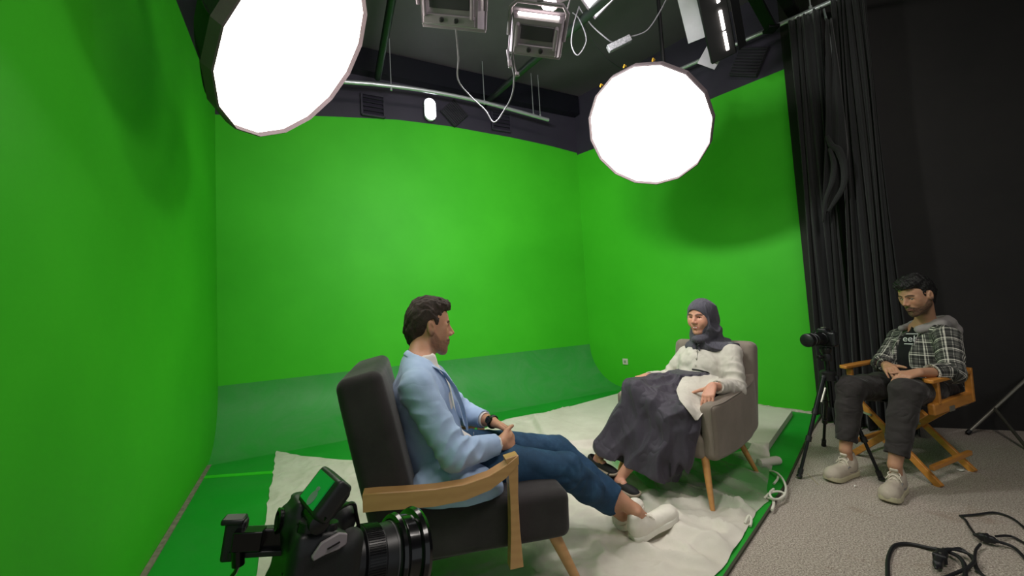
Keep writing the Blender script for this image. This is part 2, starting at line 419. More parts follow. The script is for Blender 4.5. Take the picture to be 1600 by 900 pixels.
ta, tb = PZ(318, 746)[:2], PZ(318, 746)[:2]+nrm(PZ(428, 738)[:2]-PZ(318, 746)[:2])*3.4
tag(mk('floor_tape', G().bar((*ta, .0015), (*tb, .0015), .05, .003), M_TAPE), 'bright green tape strip across the green floor at the foot of the cove', 'tape')
# ceiling
struct(mk('ceiling', G().box((2, 2, CEIL+.05), (12, 10, .1)), M_CE, smooth=False))
# glossy black board band under the ceiling along the back wall
pa, pb = PW(555, 112, bl, br), PW(862, 160, bl, br)
g = G(); t0 = bl+wn*.06; t1 = br+wn*.06
g.bar((*(t0), CEIL-.14), (*(t1), CEIL-.14), .12, .26)
struct(mk('trim_4', g, M_GLOSS))
# vents and foam pads on the black bands
def on_wall(u, v, a, b, off): return PW(u, v, a, b, off)
def vent(u, v, a, b, w, h, label):
    c = on_wall(u, v, a, b, .03); d = nrm(np.array([*(np.asarray(b)-a), 0])); n = np.cross(d, (0, 0, 1)); n = n if np.dot(n[:2], -c[:2]) > 0 else -n
    t = thing('wall_vent', label, 'vent', c, 'louvred vents above the back wall'); Mx = np.array([d, n, [0, 0, 1]]).T
    g = G()
    for s_, z, ww, hh in ((0, h/2, w, .02), (0, -h/2, w, .02), (w/2, 0, .02, h), (-w/2, 0, .02, h)): g.box(c+d*s_+np.array([0, 0, z]), (ww, .03, hh), Mx)
    mk('frame', g, M_UP, t)
    for i in range(5):
        z = -h/2+h*(i+.5)/5; R_ = Mx@np.array(Matrix.Rotation(.6, 3, 'X'))
        mk('slat', G().box(c+np.array([0, 0, z]), (w-.02, .006, h/5*1.05), R_), M_UP, t)
vent(583, 165, bl, br, .24, .24, 'black louvred vent on the left above the back green wall')
vent(783, 190, bl, br, .26, .24, 'black louvred vent on the right above the back green wall')
def pad(u, v, a, b, s_, rot, label):
    c = on_wall(u, v, a, b, .035); d = nrm(np.array([*(np.asarray(b)-a), 0])); n = np.cross(d, (0, 0, 1)); n = n if np.dot(n[:2], -c[:2]) > 0 else -n
    g = G(); Mx = np.array([d, n, [0, 0, 1]]).T; R_ = Mx@np.array(Matrix.Rotation(rot, 3, 'Y')); g.box(c, (s_, .04, s_), R_)
    for i in range(9): g.box(c+R_@np.array([0, .024, (i-4)*s_/9.5]), (s_, .02, s_/19), R_)
    tag(mk('acoustic_pad', g, M_FOAM, bevel=.003), label, 'foam pad', 'ribbed foam pads on the black walls')
pad(710, 177, bl, br, .25, .8, 'ribbed black foam pad tilted above back green wall, right of bright lamp')
pad(1170, 97, br, re_, .27, .5, 'ribbed black foam pad tilted above right green wall, near curtain')
# small oval wall lamp
c = on_wall(672, 171, bl, br, .07); d = np.array([wd[0], wd[1], 0]); n = np.array([wn[0], wn[1], 0])
t = thing('wall_lamp', 'small bright oval lamp above the back green wall', 'lamp', c)
def stadium(c, d, up, w, h, n=12):
    r = w/2; q = []
    for sgn, a0 in ((1, 0), (-1, math.pi)):
        for i in range(n+1): a = a0+math.pi*i/n; q.append(c+up*(sgn*(h/2-r)+r*math.sin(a))+d*r*math.cos(a))
    return q
upz = np.array([0, 0, 1.])
mk('housing', G().prism(stadium(c-n*.02, d, upz, .14, .27), n*.03), mat('lamp_housing', 'c9c9cc', .5), t)
mk('diffuser', G().prism(stadium(c+n*.011, d, upz, .115, .245), n*.012), mat('lamp_glow', 'ffffff', .4, emit='f2f4ff', es=9), t)
# ================================================================ rails, pipes, lights under the ceiling
def rail(name, pts, r, m, label, cat='rail'):
    g = G().tube(pts, r, 12); return g
R1a, R1b = PW(540, 128, bl, br, .35), PW(857, 187.5, bl, br, .35); dd = nrm(R1b-R1a); q0 = PW(585, 131.5, bl, br, .35)
t = thing('back_rail', 'long white metal rail running below ceiling in front of the back wall', 'rail', R1a)
A_ = R1a-nrm(q0-R1a)*2.0
pts = [A_, R1a, q0, PW(667, 142, bl, br, .35), PW(757, 160, bl, br, .35), R1b]
mk('tube', G().tube(pts, .021, 12, smooth=6), M_RAIL, t)
for q in (R1a+dd*.45, PW(757, 163, bl, br, .35), R1b-dd*.12, R1b-dd*.22):
    mk('hanger', G().tube([q, q+upz*.05], .012, 8).tube([q+upz*.04, q+upz*(CEIL-q[2])], .005, 6), M_RAIL, t)
off2 = .22
R2a, R2b = PW(1072, 104, br, re_, off2), PW(1335, -14, br, re_, off2); d2 = nrm(R2b-R2a)
RZ = (R2a[2]+R2b[2])/2
t = thing('curtain_rail', 'white metal rail holding the black curtain by the right wall', 'rail', R2a)
mk('tube', G().tube([R2a-d2*.6, R2a, R2b, R2b+d2*.9], .019, 12), M_RAIL, t)
for k in (.25, 1.1, 1.75): q = R2a+d2*k; mk('hanger', G().tube([q, q+upz*(CEIL-q[2])], .006, 6).tube([q-upz*.03, q+upz*.04], .013, 8), M_RAIL, t)
# dark pipes across the ceiling
def pipe(pts, r, label, m=M_PIPE):
    return tag(mk('ceiling_pipe', G().tube(pts, r, 14), m), label, 'pipe')
pipe([P(590, 122, 4.05), P(612, 0, 3.1), P(622, -60, 2.7)], .035, 'dark pipe under ceiling right of the large tilted softbox')
pipe([P(757, 163, 4.95), P(828, 100, 3.6), P(900, 40, 2.75), P(1010, -60, 2.1)], .032, 'dark pipe sloping behind the lit studio light head')
# black hatch rods top right
M_BAR = mat('black_steel', '1b1b1d', .4, .5)
for k, (a, b) in enumerate((((1165, -30, 3.1), (1205, 45, 3.5)), ((1215, -20, 3.2), (1245, 30, 3.5)))):
    tag(mk('ceiling_bracket', G().bar(P(*a), P(*b), .09, .03).box(P(*b), (.1, .1, .03)), M_BAR, bevel=.004), ['black bracket arm right of the barn-door light', 'black bracket arm nearest the curtain top'][k], 'bracket')
# --- deep round softboxes
M_DIF = mat('softbox_diffuser', 'ffffff', .8, emit='fff3ec', es=SOFT_E, var=0)
M_RIM = mat('softbox_rim_fabric', '5f5357', .8, bump=.3, bs=200)
M_SOFT = mat('softbox_black_fabric', '17161a', .7, bump=.2, bs=150)
M_YEL = mat('yellow_tab', 'c99a26', .7)
def softbox(c, nrm_dir, dia, roll, label, depth=.38):
    c = np.asarray(c, float); n = nrm(nrm_dir); x = nrm(np.cross((0, 0, 1), n)); y = np.cross(n, x); N = 16
    t = thing('softbox', label, 'softbox', c)
    R = dia/2; def_ = lambda r, h, k, o=0: c+(x*math.cos(2*math.pi*(k+o)/N+roll)+y*math.sin(2*math.pi*(k+o)/N+roll))*r+n*h
    g = G(); A = [[c+n*.012]*N if i == 0 else [def_(R*.985*i/6, .012*(1-(i/6)**2)-.012, k) for k in range(N)] for i in range(7)]
    A = [r+[r[0]] for r in A]; g.grid(A); mk('front_diffuser', g, M_DIF, t, solid=.002, ang=60)
    g = G(); A = []
    for r, h in ((.985, -.012), (1.0, .010), (1.012, .006), (1.012, -.045), (.99, -.05)):
        A.append([def_(R*r*(1 if k % 2 == 0 or True else 1), h, k/2 if False else k) for k in range(N+1)])
    g.grid(A); mk('rim', g, M_RIM, t, smooth=False, solid=.003)
    g = G(); A = []
    for i in range(9):
        u = i/8; r = R*(1.0*(1-u)**.6*.86+.14 if i else 1.0); A.append([def_(r, -.045-depth*u, k) for k in range(N+1)])
    g.grid(A); mk('shell', g, M_SOFT, t, smooth=False, solid=.003)
    for k in range(N):
        mk('rib', G().tube([def_(R*1.0, -.03, k), def_(R*.93, -.045-depth*.15, k), def_(R*.62, -.045-depth*.6, k), def_(R*.16, -.05-depth, k)], .004, 6, smooth=4), M_BLK, t)
    b = c-n*(depth+.06)
    mk('speed_ring', G().lathe([(-.03, .09), (.03, .09), (.03, .07), (-.03, .07)], b, n, 32), M_BLK, t)
    mk('lamp_head', G().lathe([(0, .055), (.01, .062), (.2, .062), (.22, .05), (.22, 0)], b, -n, 28), M_BLK, t)
    h = b-n*.12
    mk('yoke', G().tube([h+x*.085-upz*.0, h+x*.085+upz*.12, h-x*.085+upz*.12, h-x*.085], .011, 8), M_BLK, t)
    mk('hanging_pole', G().tube([h+upz*.12, (h[0], h[1], CEIL)], .016, 12), M_BLK, t)
    return t, def_, R, n
c1, n1 = P(468, 85, 1.9), (.74, .145, -.656)
sb1 = softbox(c1, n1, .96, .1, 'large tilted round softbox glowing near the left green wall')
c2 = P(1010, 203, 3.0)
sb2 = softbox(c2, (-.532, -.523, -.666), .94, .2, 'round glowing softbox hanging before the right green wall')
for k in (2.3, 3.4, 4.6):
    q = sb2[1](sb2[2]*1.02, -.02, k); mk('tab', G().tube([q-sb2[3]*.03, q+upz*.02, q+upz*.01+sb2[3]*.02], .006, 6), M_YEL, sb2[0])
# --- fluorescent bank heads seen from behind
M_CASE = mat('grey_lamp_casing', '857b84', .45, .35, var=.08)
M_CASED = mat('dark_lamp_recess', '2a262d', .5)
M_TUBE = mat('glowing_tube', 'ffffff', .3, emit='fff4ea', es=14, var=0)
def head(c, fwd, w, h, dp, label, tilt=0, glow=True):
    """body: box whose glowing mouth looks along fwd, back plate with two knobs and side handles"""
    c = np.asarray(c, float); f = nrm(fwd); x = nrm(np.cross(f, (0, 0, 1))); y = np.cross(x, f)
    ct, st_ = math.cos(tilt), math.sin(tilt); x, y = x*ct+y*st_, -x*st_+y*ct; Mx = np.array([x, f, y]).T
    t = thing('studio_light', label, 'light')if False else thing('studio_light', label, 'light', c)
    L = lambda a, b, z: c+x*a+f*b+y*z
    g = G()                              # tapering shell, open at the front
    r0 = [L(-w/2, dp/2, -h/2), L(w/2, dp/2, -h/2), L(w/2, dp/2, h/2), L(-w/2, dp/2, h/2)]
    r1 = [L(-w/2*.86, -dp/2, -h/2*.8), L(w/2*.86, -dp/2, -h/2*.8), L(w/2*.86, -dp/2, h/2*.8), L(-w/2*.86, -dp/2, h/2*.8)]
    g.add(r0+r1, [(0, 1, 5, 4), (1, 2, 6, 5), (2, 3, 7, 6), (3, 0, 4, 7), (4, 5, 6, 7)]); mk('casing', g, M_CASE, t, solid=.008, smooth=False)
    g = G()
    for s_ in (-1, 1): g.box(L(s_*w*.50, dp*.5, 0), (.02, .03, h*1.06), Mx)
    for s_ in (-1, 1): g.box(L(0, dp*.5, s_*h*.53), (w*1.04, .03, .02), Mx)
    mk('front_frame', g, M_CASE, t, bevel=.003)
    mk('back_panel', G().box(L(0, -dp*.5-.006, h*.12), (w*.62, .012, h*.34), Mx), M_CASED, t, bevel=.003)
    g = G()
    g.box(L(0, -dp*.5-.012, -h*.28), (w*.8, .02, h*.22), Mx); mk('control_strip', g, M_CASE, t, bevel=.004)
    for s_ in (-.07, .07): mk('knob', G().lathe([(0, .012), (.018, .011), (.02, .008)], L(s_*w*1.6, -dp*.5-.02, -h*.28), -f, 14), M_BLK, t)
    for s_ in (-1, 1): mk('handle', G().tube([L(s_*w*.36, -dp*.5, -h*.22), L(s_*w*.36, -dp*.5-.035, -h*.2), L(s_*w*.36, -dp*.5-.035, h*.26), L(s_*w*.36, -dp*.5, h*.28)], .010, 8), M_CASE, t)
    for i in range(4):
        z = (i-1.5)*h*.22; mk('tube', G().tube([L(-w*.44, dp*.28, z), L(w*.44, dp*.28, z)], .014, 10), M_TUBE if glow else M_CASED, t)
    # glow escaping through the slot in the top
    mk('top_glow', G().box(L(0, dp*.10, h*.47), (w*.78, .035, .012), Mx), M_TUBE if glow else M_CASED, t)
    # yoke
    yk = [L(-w*.53, 0, -h*.05), L(-w*.53, -.02, h*.62), L(-w*.42, -.02, h*.78), L(w*.42, -.02, h*.78), L(w*.53, -.02, h*.62), L(w*.53, 0, -h*.05)]
    mk('yoke', G().tube(yk, .011, 10), M_CASE, t)
    q = L(0, -.02, h*.78); mk('clamp', G().lathe([(0, .02), (.06, .02), (.06, .03), (.1, .03)], q, (0, 0, 1), 14), M_CASE, t)
    mk('hanging_pole', G().tube([q+upz*.08, (q[0], q[1], CEIL)], .012, 10), M_BLK, t)
    return t, L
h1 = head(P(706, 8, 1.95), (.10, .66, .62), .33, .2, .13, 'grey studio light head hanging left of its lit twin, top edge of view', tilt=-.22)
h2 = head(P(838, 56, 2.05), (.10, .68, .66), .28, .19, .13, 'grey studio light head with U-shaped yoke and glowing top', tilt=-.24)
for H_ in (h1, h2):
    L = H_[1]; c = L(0, .09, 0)+np.array([0, .10, .0]); a = area('bank_light', tuple(c), tuple(c+np.array([.35, 2.2, -1.25])), .28, .18, BANK_W, (.97, 1, .97)); 
# --- barn-door panel light, top right
def barn():
    c = P(1119, 34, 3.0); f = nrm(nrm(CAMP-c)+np.array([.25, .1, -.15]))
    ax = nrm(P(1140, 90, 3.0)-P(1100, -30, 3.0)); x = nrm(ax-f*np.dot(ax, f)); y = np.cross(f, x); Mx = np.array([x, y, f]).T
    t = thing('barn_door_light', 'black panel light with white flaps and thin lit tubes, left of curtain top', 'light', c); L = lambda a, b, z: c+x*a+y*b+f*z
    mk('body', G().box(c, (.58, .19, .05), Mx), M_BLK, t, bevel=.008)
    for k in (-.20, .0, .16): mk('tube', G().tube([L(k-.07, .035, .034), L(k+.07, .035, .034)], .011, 8), M_TUBE, t)
    M_FLAP = mat('white_flap', 'cfc9d2', .5); 
    mk('flap', G().box(L(.25, -.075, -.045), (.16, .16, .006), Mx@np.array(Matrix.Rotation(.78, 3, 'Z'))), M_FLAP, t, bevel=.002)
    mk('flap', G().box(L(-.10, -.155, -.03), (.34, .13, .006), Mx@np.array(Matrix.Rotation(.35, 3, 'X'))), M_FLAP, t, bevel=.002)
    mk('flap', G().box(L(.0, .145, -.01), (.56, .09, .006), Mx@np.array(Matrix.Rotation(-.7, 3, 'X'))), M_BLK, t, bevel=.002, label='black flap')
    mk('hanging_pole', G().tube([L(0, 0, -.02), (c[0]+.1, c[1]+.1, CEIL)], .014, 10), M_BLK, t)
barn()
# bright square panel lamp at the top edge
def panel_lamp():
    c = P(935, -8, 2.5); f = nrm((.1, -.5, -.8)); x = nrm(np.cross(f, (0, .5, 1))); y = np.cross(f, x); Mx = np.array([x, y, f]).T
    t = thing('panel_lamp', 'bright square lamp panel at the top edge between the light heads and barn-door light', 'light', c)
    mk('frame', G().box(c, (.2, .2, .03), Mx), M_CASE, t, bevel=.004)
    mk('diffuser', G().box(c+f*.018, (.17, .17, .006), Mx), mat('panel_glow', 'ffffff', .4, emit='ffffff', es=5), t)
    mk('arm', G().tube([c-f*.02, c-f*.1, P(858, 6, 2.35)], .014, 10), M_CASE, t)
    mk('hanging_pole', G().tube([c-f*.08, (c[0], c[1], CEIL)], .014, 10), M_BLK, t)
    b = P(858, 4, 2.35); t = thing('bare_lamp', 'bright bare lamp bulb in a coiled clamp above the light head', 'lamp', b)
    mk('bulb', G().lathe([(-.05, .01), (-.045, .03), (-.02, .045), (.01, .042), (.04, .02), (.06, .015)], b, (0, .2, 1), 20), mat('bulb_glow', 'ffffff', .4, emit='fff2e4', es=14), t)
    mk('socket', G().lathe([(.05, .02), (.13, .022), (.14, .01)], b, (0, .2, 1), 16).tube([b+upz*.13, (b[0], b[1], CEIL)], .008, 8), M_CASE, t)
    mk('coil', G().tube([b+np.array([.05*math.cos(a), .05*math.sin(a), .01*a-.03]) for a in np.linspace(0, 12, 40)], .005, 6), M_CASE, t)
panel_lamp()
# cables
M_WCAB = mat('grey_cable', '77737a', .5); M_BCAB = mat('black_cable', '17171a', .5)
def cable(px, r, label, m=M_WCAB, name='cable', sm=8):
    return tag(mk(name, G().tube([P(*p) for p in px], r, 8, smooth=sm), m), label, 'cable')
cable([(712, 44, 1.98), (716, 90, 2.1), (716, 125, 2.2), (735, 150, 2.3), (758, 172, 2.35), (772, 191, 2.38), (788, 172, 2.35), (800, 148, 2.25), (803, 118, 2.15), (798, 92, 2.1), (806, 74, 2.05)], .0042, 'grey cable drooping in a long loop between the two studio light heads')
cable([(893, -10, 2.2), (884, 25, 2.2), (878, 60, 2.15)], .004, 'thin grey cable beside the lit studio light head')
cable([(905, 10, 2.6), (896, 40, 2.6), (893, 70, 2.65), (903, 86, 2.7), (916, 62, 2.7), (905, 30, 2.65), (895, 20, 2.6)], .004, 'grey cable hanging in a narrow loop left of the power strip')
cable([(905, 12, 2.6), (925, 40, 2.7), (950, 62, 2.75), (958, 66, 2.8)], .0045, 'grey cable coming down into the left end of the power strip')
cable([(983, 58, 2.8), (1010, 48, 2.8), (1030, 20, 2.75), (1045, -10, 2.7)], .0045, 'grey cable rising from the right end of the power strip')
cable([(900, 18, 2.6), (940, 82, 2.9), (972, 108, 3.1), (1000, 120, 3.2)], .0035, 'thin dark cable running down behind the round right softbox', M_BCAB)
a, b = P(950, 77, 2.8), P(985, 60, 2.8); ax = nrm(b-a)
t = thing('power_strip', 'speckled grey power strip dangling from cables under the ceiling', 'power strip', (a+b)/2)
y = nrm(np.cross(ax, (0, 0, 1))); z = np.cross(y, ax); Mx = np.array([ax, y, z]).T
mk('body', G().box((a+b)/2, (np.linalg.norm(b-a), .04, .05), Mx), mat('speckled_plastic', '86848a', .6, var=.7, vs=90), t, bevel=.006)
for k in range(3): mk('socket', G().lathe([(0, .016), (.004, .016), (.004, .012), (-.003, .012)], (a+b)/2+ax*(k-1)*.045-y*.02, -y, 16), M_BLK, t)
cl = P(797, 100, 2.1)
t = thing('safety_clamp', 'grey clamp and hook hanging under the lit studio light head', 'clamp', cl)
mk('hook', G().tube([P(793, 78, 2.08), P(795, 92, 2.08), P(797, 106, 2.08)], .008, 8).tube([P(802, 84, 2.08), P(804, 104, 2.08), P(808, 117, 2.08)], .004, 6), M_CASE, t)
mk('jaw', G().box(P(797, 100, 2.08), (.022, .02, .035)).box(P(808, 116, 2.08), (.02, .02, .02)), M_CASE, t, bevel=.003)
# general room light from the ceiling behind the camera
area('room_lamps', (1.3, .2, 3.8), (-.3, 1.8, .6), 2.4, .6, CEIL_W, (1, .93, .87))
# ================================================================ furniture
M_WOODA = None
def wood_mat(name, a, b, scale=(1, 1, 1), rough=.38):
    t = NT(name); co = t.coord(scale); n = t.noise(3, 4, co, .6, .4); w = t.n('TexWave', wave_type='BANDS', bands_direction='Z'); w.inputs['Scale'].default_value = 9
    w.inputs['Distortion'].default_value = 5; w.inputs['Detail'].default_value = 3; t.l(co, w.inputs['Vector'])
    lo_, hi_ = lin(a), lin(b); md_ = tuple(x*.35+y*.65 for x, y in zip(lo_, hi_)); c = t.ramp(w.outputs['Fac'], [(.1, md_), (.9, lin(b))]); c = t.mix(c, lin(a), t.math('MULTIPLY', n, .4))
    t.l(c, t.b.inputs['Base Color']); t.b.inputs['Roughness'].default_value = rough; t.bump(t.noise(60, 3, co), .08, .001); return t.m
M_OAK = wood_mat('oak_arm_wood', 'a97b4d', 'c39464')
M_BEECH = wood_mat('beech_leg_wood', 'b07a45', 'c48d54')
M_ORANGE = wood_mat('varnished_orange_wood', 'b06e2c', 'cc8b40', rough=.3)
def fabric_mat(name, a, b, rough=.85, sheen=.35, bs=500, bump=.35, wr=None):
    t = NT(name); co = t.coord(); c = t.ramp(t.noise(7, 5, co, .65), [(.3, lin(a)), (.72, lin(b))]); g = t.noise(bs, 2, co)
    c = t.mix(c, lin(b), t.math('MULTIPLY', g, .3)); t.l(c, t.b.inputs['Base Color']); t.b.inputs['Roughness'].default_value = rough
    t.b.inputs['Sheen Weight'].default_value = sheen; t.b.inputs['Sheen Roughness'].default_value = .4; t.b.inputs['Specular IOR Level'].default_value = .2
    if wr:
        n2 = t.noise(1, 1.2, t.coord(wr[0]), .4, .5); r_ = t.math('ABSOLUTE', t.math('SUBTRACT', n2, .5))
        b1 = t.n('Bump'); b1.inputs['Strength'].default_value = 1; b1.inputs['Distance'].default_value = wr[1]; t.l(r_, b1.inputs['Height'])
        b2 = t.n('Bump'); b2.inputs['Strength'].default_value = bump; b2.inputs['Distance'].default_value = .001; t.l(g, b2.inputs['Height']); t.l(b1.outputs[0], b2.inputs['Normal']); t.l(b2.outputs[0], t.b.inputs['Normal'])
    else: t.bump(g, bump, .001)
    return t.m
M_DGREY = fabric_mat('dark_grey_velour', '2b2829', '3a3637', sheen=.25)
M_TAUPE = fabric_mat('taupe_velour', '756b61', '85796f', sheen=.2)
M_PIP = fabric_mat('taupe_piping', '6b6158', '7d7268')

class LF:        # a local frame on the floor: forward, left, up
    def __init__(s, o, f, l=None):
        s.o = np.array([o[0], o[1], o[2] if len(o) > 2 else 0.]); s.f = nrm((*f, 0)); s.l = nrm((*l, 0)) if l is not None else np.array([-s.f[1], s.f[0], 0])
        s.M = np.array([s.f, s.l, [0, 0, 1]]).T
    def __call__(s, a, b, z): return s.o+s.f*a+s.l*b+np.array([0, 0, z])
def roty(M, ang): return M@np.array(Matrix.Rotation(ang, 3, 'Y'))

# ---- dark grey armchair (its forward axis turned 15 degrees)
CH = LF((-.16, 1.80), (.966, .258))
t = thing('armchair', 'dark grey armchair with open pale wooden arms carrying man in light blue jacket', 'armchair', CH(0, 0, 0))
F = Field(CH(0, 0, 0)-np.array([.75, .65, -.05]), CH(0, 0, 0)+np.array([.5, .6, .98]), .005)
Mb = roty(CH.M, -.20)
F.rbox(CH(-.415, 0, .55), (.155, .60, .74), .035, Mb, disp=lambda X, Y, Z: .0007*snoise(X, Y, Z, 9, 1), puff=.014)
mk('backrest', F.mesh(5), M_DGREY, t)
F = Field(CH(0, 0, 0)-np.array([.75, .65, 0]), CH(0, 0, 0)+np.array([.5, .6, .65]), .005)
Ms = roty(CH.M, .035)
F.rbox(CH(-.025, 0, .318), (.60, .585, .175), .035, Ms, disp=lambda X, Y, Z: .0008*snoise(X, Y, Z, 8, 2), puff=.014)
mk('seat', F.mesh(5), M_DGREY, t)
# seams
def rect_loop(c, M, w, h, ax, off, r=.0):   # loop on the face ax
    i, j = [k for k in range(3) if k != ax]; q = []
    for a, b in ((-1, -1), (0, -1), (1, -1), (1, 0), (1, 1), (0, 1), (-1, 1), (-1, 0)):
        v = np.zeros(3); v[i] = a*w/2; v[j] = b*h/2; v[ax] = off; q.append(c+M@v)
    return q
g = G(); g.tube(rect_loop(CH(-.415, 0, .55), Mb, .115, .70, 1, -.294), .003, 6, smooth=5, closed=True)
g.tube(rect_loop(CH(-.02, 0, .325), Ms, .55, .15, 1, -.290), .003, 6, smooth=5, closed=True)
for sd in (-1, 1):
    g = G(); T = .026; A = []
    prof = [(-.475, .535, .034), (-.42, .531, .034), (-.34, .522, .034), (-.24, .513, .034), (-.14, .512, .032), (-.05, .527, .029), (.01, .552, .025), (.06, .583, .019)]
    for s_, z, hh in prof: A.append([CH(s_, sd*.325-T, z-hh*1.7), CH(s_, sd*.325+T, z-hh*1.7), CH(s_, sd*.325+T, z), CH(s_, sd*.325-T, z), CH(s_, sd*.325-T, z-hh*1.7)])
    g.grid(A); g.f += [(0, 1, 2, 3), (7*5+3, 7*5+2, 7*5+1, 7*5)]
    mk('armrest', g, M_OAK, t, bevel=.003, ang=30)
    g = G(); A = []
    for s0, s1, z in ((.012, .060, .583), (.020, .058, .54), (.022, .052, .44), (.018, .052, .32), (.008, .058, .19)):
        A.append([CH(s0, sd*.325-T*.9, z-(.008 if z > .57 else 0)), CH(s1, sd*.325-T*.9, z), CH(s1, sd*.325+T*.9, z), CH(s0, sd*.325+T*.9, z-(.008 if z > .57 else 0)), CH(s0, sd*.325-T*.9, z-(.008 if z > .57 else 0))])
    g.grid(A); g.f += [(0, 1, 2, 3), (4*5+3, 4*5+2, 4*5+1, 4*5)]
    mk('arm_post', g, M_OAK, t, bevel=.003, ang=30)
    mk('leg', G().tube([CH(.205, sd*.235, .24), CH(.31, sd*.26, .0)], [.026, .016], 16), M_OAK, t)
    mk('leg', G().tube([CH(-.30, sd*.235, .24), CH(-.42, sd*.26, .0)], [.026, .016], 16), M_OAK, t)
mk('under_frame', G().box(CH(-.04, 0, .232), (.50, .50, .03), CH.M), M_DGREY, t, bevel=.008)

# ---- taupe tub armchair
WC = LF((1.03, 2.57), (-.78, -.63))
t = thing('armchair', 'taupe upholstered tub armchair on thin wooden legs carrying woman in grey headscarf', 'armchair', WC(0, 0, 0))
lo, hi = WC(0, 0, 0)-np.array([.62, .62, -.1]), WC(0, 0, 0)+np.array([.82, .82, .98])
F = Field(lo, hi, .0065)
Mk = roty(WC.M, -.20)
F.rbox(WC(-.435, .015, .53), (.115, .55, .56), .045, Mk, k=.02, puff=.012, disp=lambda X, Y, Z: .0015*snoise(X, Y, Z, 11, 1))
mk('backrest', F.mesh(5), M_TAUPE, t)
F = Field(lo, hi, .0065)
F.rbox(WC(-.03, 0, .29), (.58, .50, .13), .03, WC.M, k=.01)
F.rbox(WC(.02, 0, .37), (.46, .42, .09), .035, WC.M, k=.01, puff=.02)
mk('seat', F.mesh(5), M_TAUPE, t)
for sd in (-1, 1):
    F = Field(lo, hi, .0065)
    def fn(X, Y, Z, sd=sd):
        x, y, z = X-WC.o[0], Y-WC.o[1], Z; a = x*WC.f[0]+y*WC.f[1]; b = (x*WC.l[0]+y*WC.l[1])*sd
        top = .525+.045*np.clip((.24-a)/.65, 0, 1)+.045*np.clip((-a-.22)/.2, 0, 1)**2
        bot = .235-.02*np.clip(1-(a/.28)**2, 0, 1)+.05*np.clip((-a-.25)/.2, 0, 1)
        ctr = .262+.012*np.sin((a+.4)*3)-.10*np.clip((-a-.33)/.2, 0, 1)**2; w = .043
        q = [np.abs(a+.105)-.345+.03, np.abs(b-ctr)-w+.03, np.abs(Z-(top+bot)/2)-(top-bot)/2+.03]
        return np.sqrt(sum(np.maximum(e, 0)**2 for e in q))+np.minimum(np.maximum(np.maximum(q[0], q[1]), q[2]), 0)-.03+.001*snoise(X, Y, Z, 12, 3)
    F.put(fn, lo, hi, .0)
    arm = mk('armrest', F.mesh(5), M_TAUPE, t)
    top = lambda a: .525+.045*min(max((.24-a)/.65, 0), 1)+.045*min(max((-a-.22)/.2, 0), 1)**2
    bx = lambda a: .262+.012*math.sin((a+.4)*3)-.10*max((-a-.33)/.2, 0)**2+.041
    q = [WC(.232, sd*(.297), .245)]+[WC(.236, sd*.300, z) for z in (.32, .42, .49)]+[WC(.22, sd*.300, .517)]+[WC(a, sd*(bx(a)-.003), top(a)-.012) for a in (.12, .0, -.12, -.24, -.34, -.42)]
    mk('piping', G().tube(q, .0042, 8, smooth=5), M_PIP, arm)
    mk('leg', G().tube([WC(.215, sd*.235, .25), WC(.305, sd*.30, .0)], [.022, .012], 16), M_BEECH, t)
    mk('leg', G().tube([WC(-.25, sd*.20, .26), WC(-.34, sd*.28, .0)], [.022, .012], 16), M_BEECH, t)

# ---- director's chair
DC = LF((2.49, 2.62), (-.92, -.39), (.05, -1.))
t = thing('director_chair', 'orange varnished folding wooden director chair carrying man in checked shirt', 'chair', DC(0, 0, 0))
M_CANV = fabric_mat('black_canvas', '1b1a1a', '262424')
M_STEEL = mat('steel_bracket', 'a9a79c', .35, .8)
dcg = -.012
for sd in (-1, 1):
    g = G(); poly = [DC(a, sd*.27+b, .565) for a, b in ((.235, -.012), (.225, -.03), (.0, -.032), (-.25, -.02), (-.25, .02), (0, .032), (.225, .03), (.235, .012))]
    mk('armrest', G().prism(poly, (0, 0, .022)), M_ORANGE, t, bevel=.005)
    mk('arm_post', G().bar(DC(.15, sd*.27, .44), DC(.15, sd*.27, .566), .034, .024, up=DC.f), M_ORANGE, t, bevel=.004)
    mk('back_post', G().bar(DC(-.245, sd*.27, .40), DC(-.255, sd*.27, .60), .034, .024, up=DC.f), M_ORANGE, t, bevel=.004)
    mk('side_rail', G().bar(DC(.215, sd*.265, .415), DC(-.275, sd*.265, .425), .034, .065), M_ORANGE, t, bevel=.008)
    mk('stretcher', G().bar(DC(.22, sd*.235, .085), DC(-.24, sd*.235, .085), .022, .026), M_ORANGE, t, bevel=.003)
    mk('bracket', G().box(DC(.02, sd*.285, .40), (.06, .004, .03), DC.M), M_STEEL, t, bevel=.001)
for a in (.20, -.20):
    for sd, o in ((1, .0), (-1, .028)):
        mk('leg', G().bar(DC(a+o, sd*.262, dcg), DC(a+o, -sd*.235, .395), .036, .024, up=DC.f), M_ORANGE, t, bevel=.003)
    mk('bolt', G().lathe([(-.03, .008), (.045, .008)], DC(a, .0, .205), DC.f, 12), M_STEEL, t)
g = G(); A = []
for i in range(13):
    b = -.255+.51*i/12; A.append([DC(a, b, .44-.045*(1-(b/.255)**2)+.0) for a in np.linspace(-.21, .20, 8)])
g.grid(A); mk('seat_canvas', g, M_CANV, t, solid=.004)
mk('spreader_bar', G().bar(DC(.21, -.25, .30), DC(.215, -.1, .29), .012, .012), mat('pale_metal_bar', '9fa890', .4, .5), t)

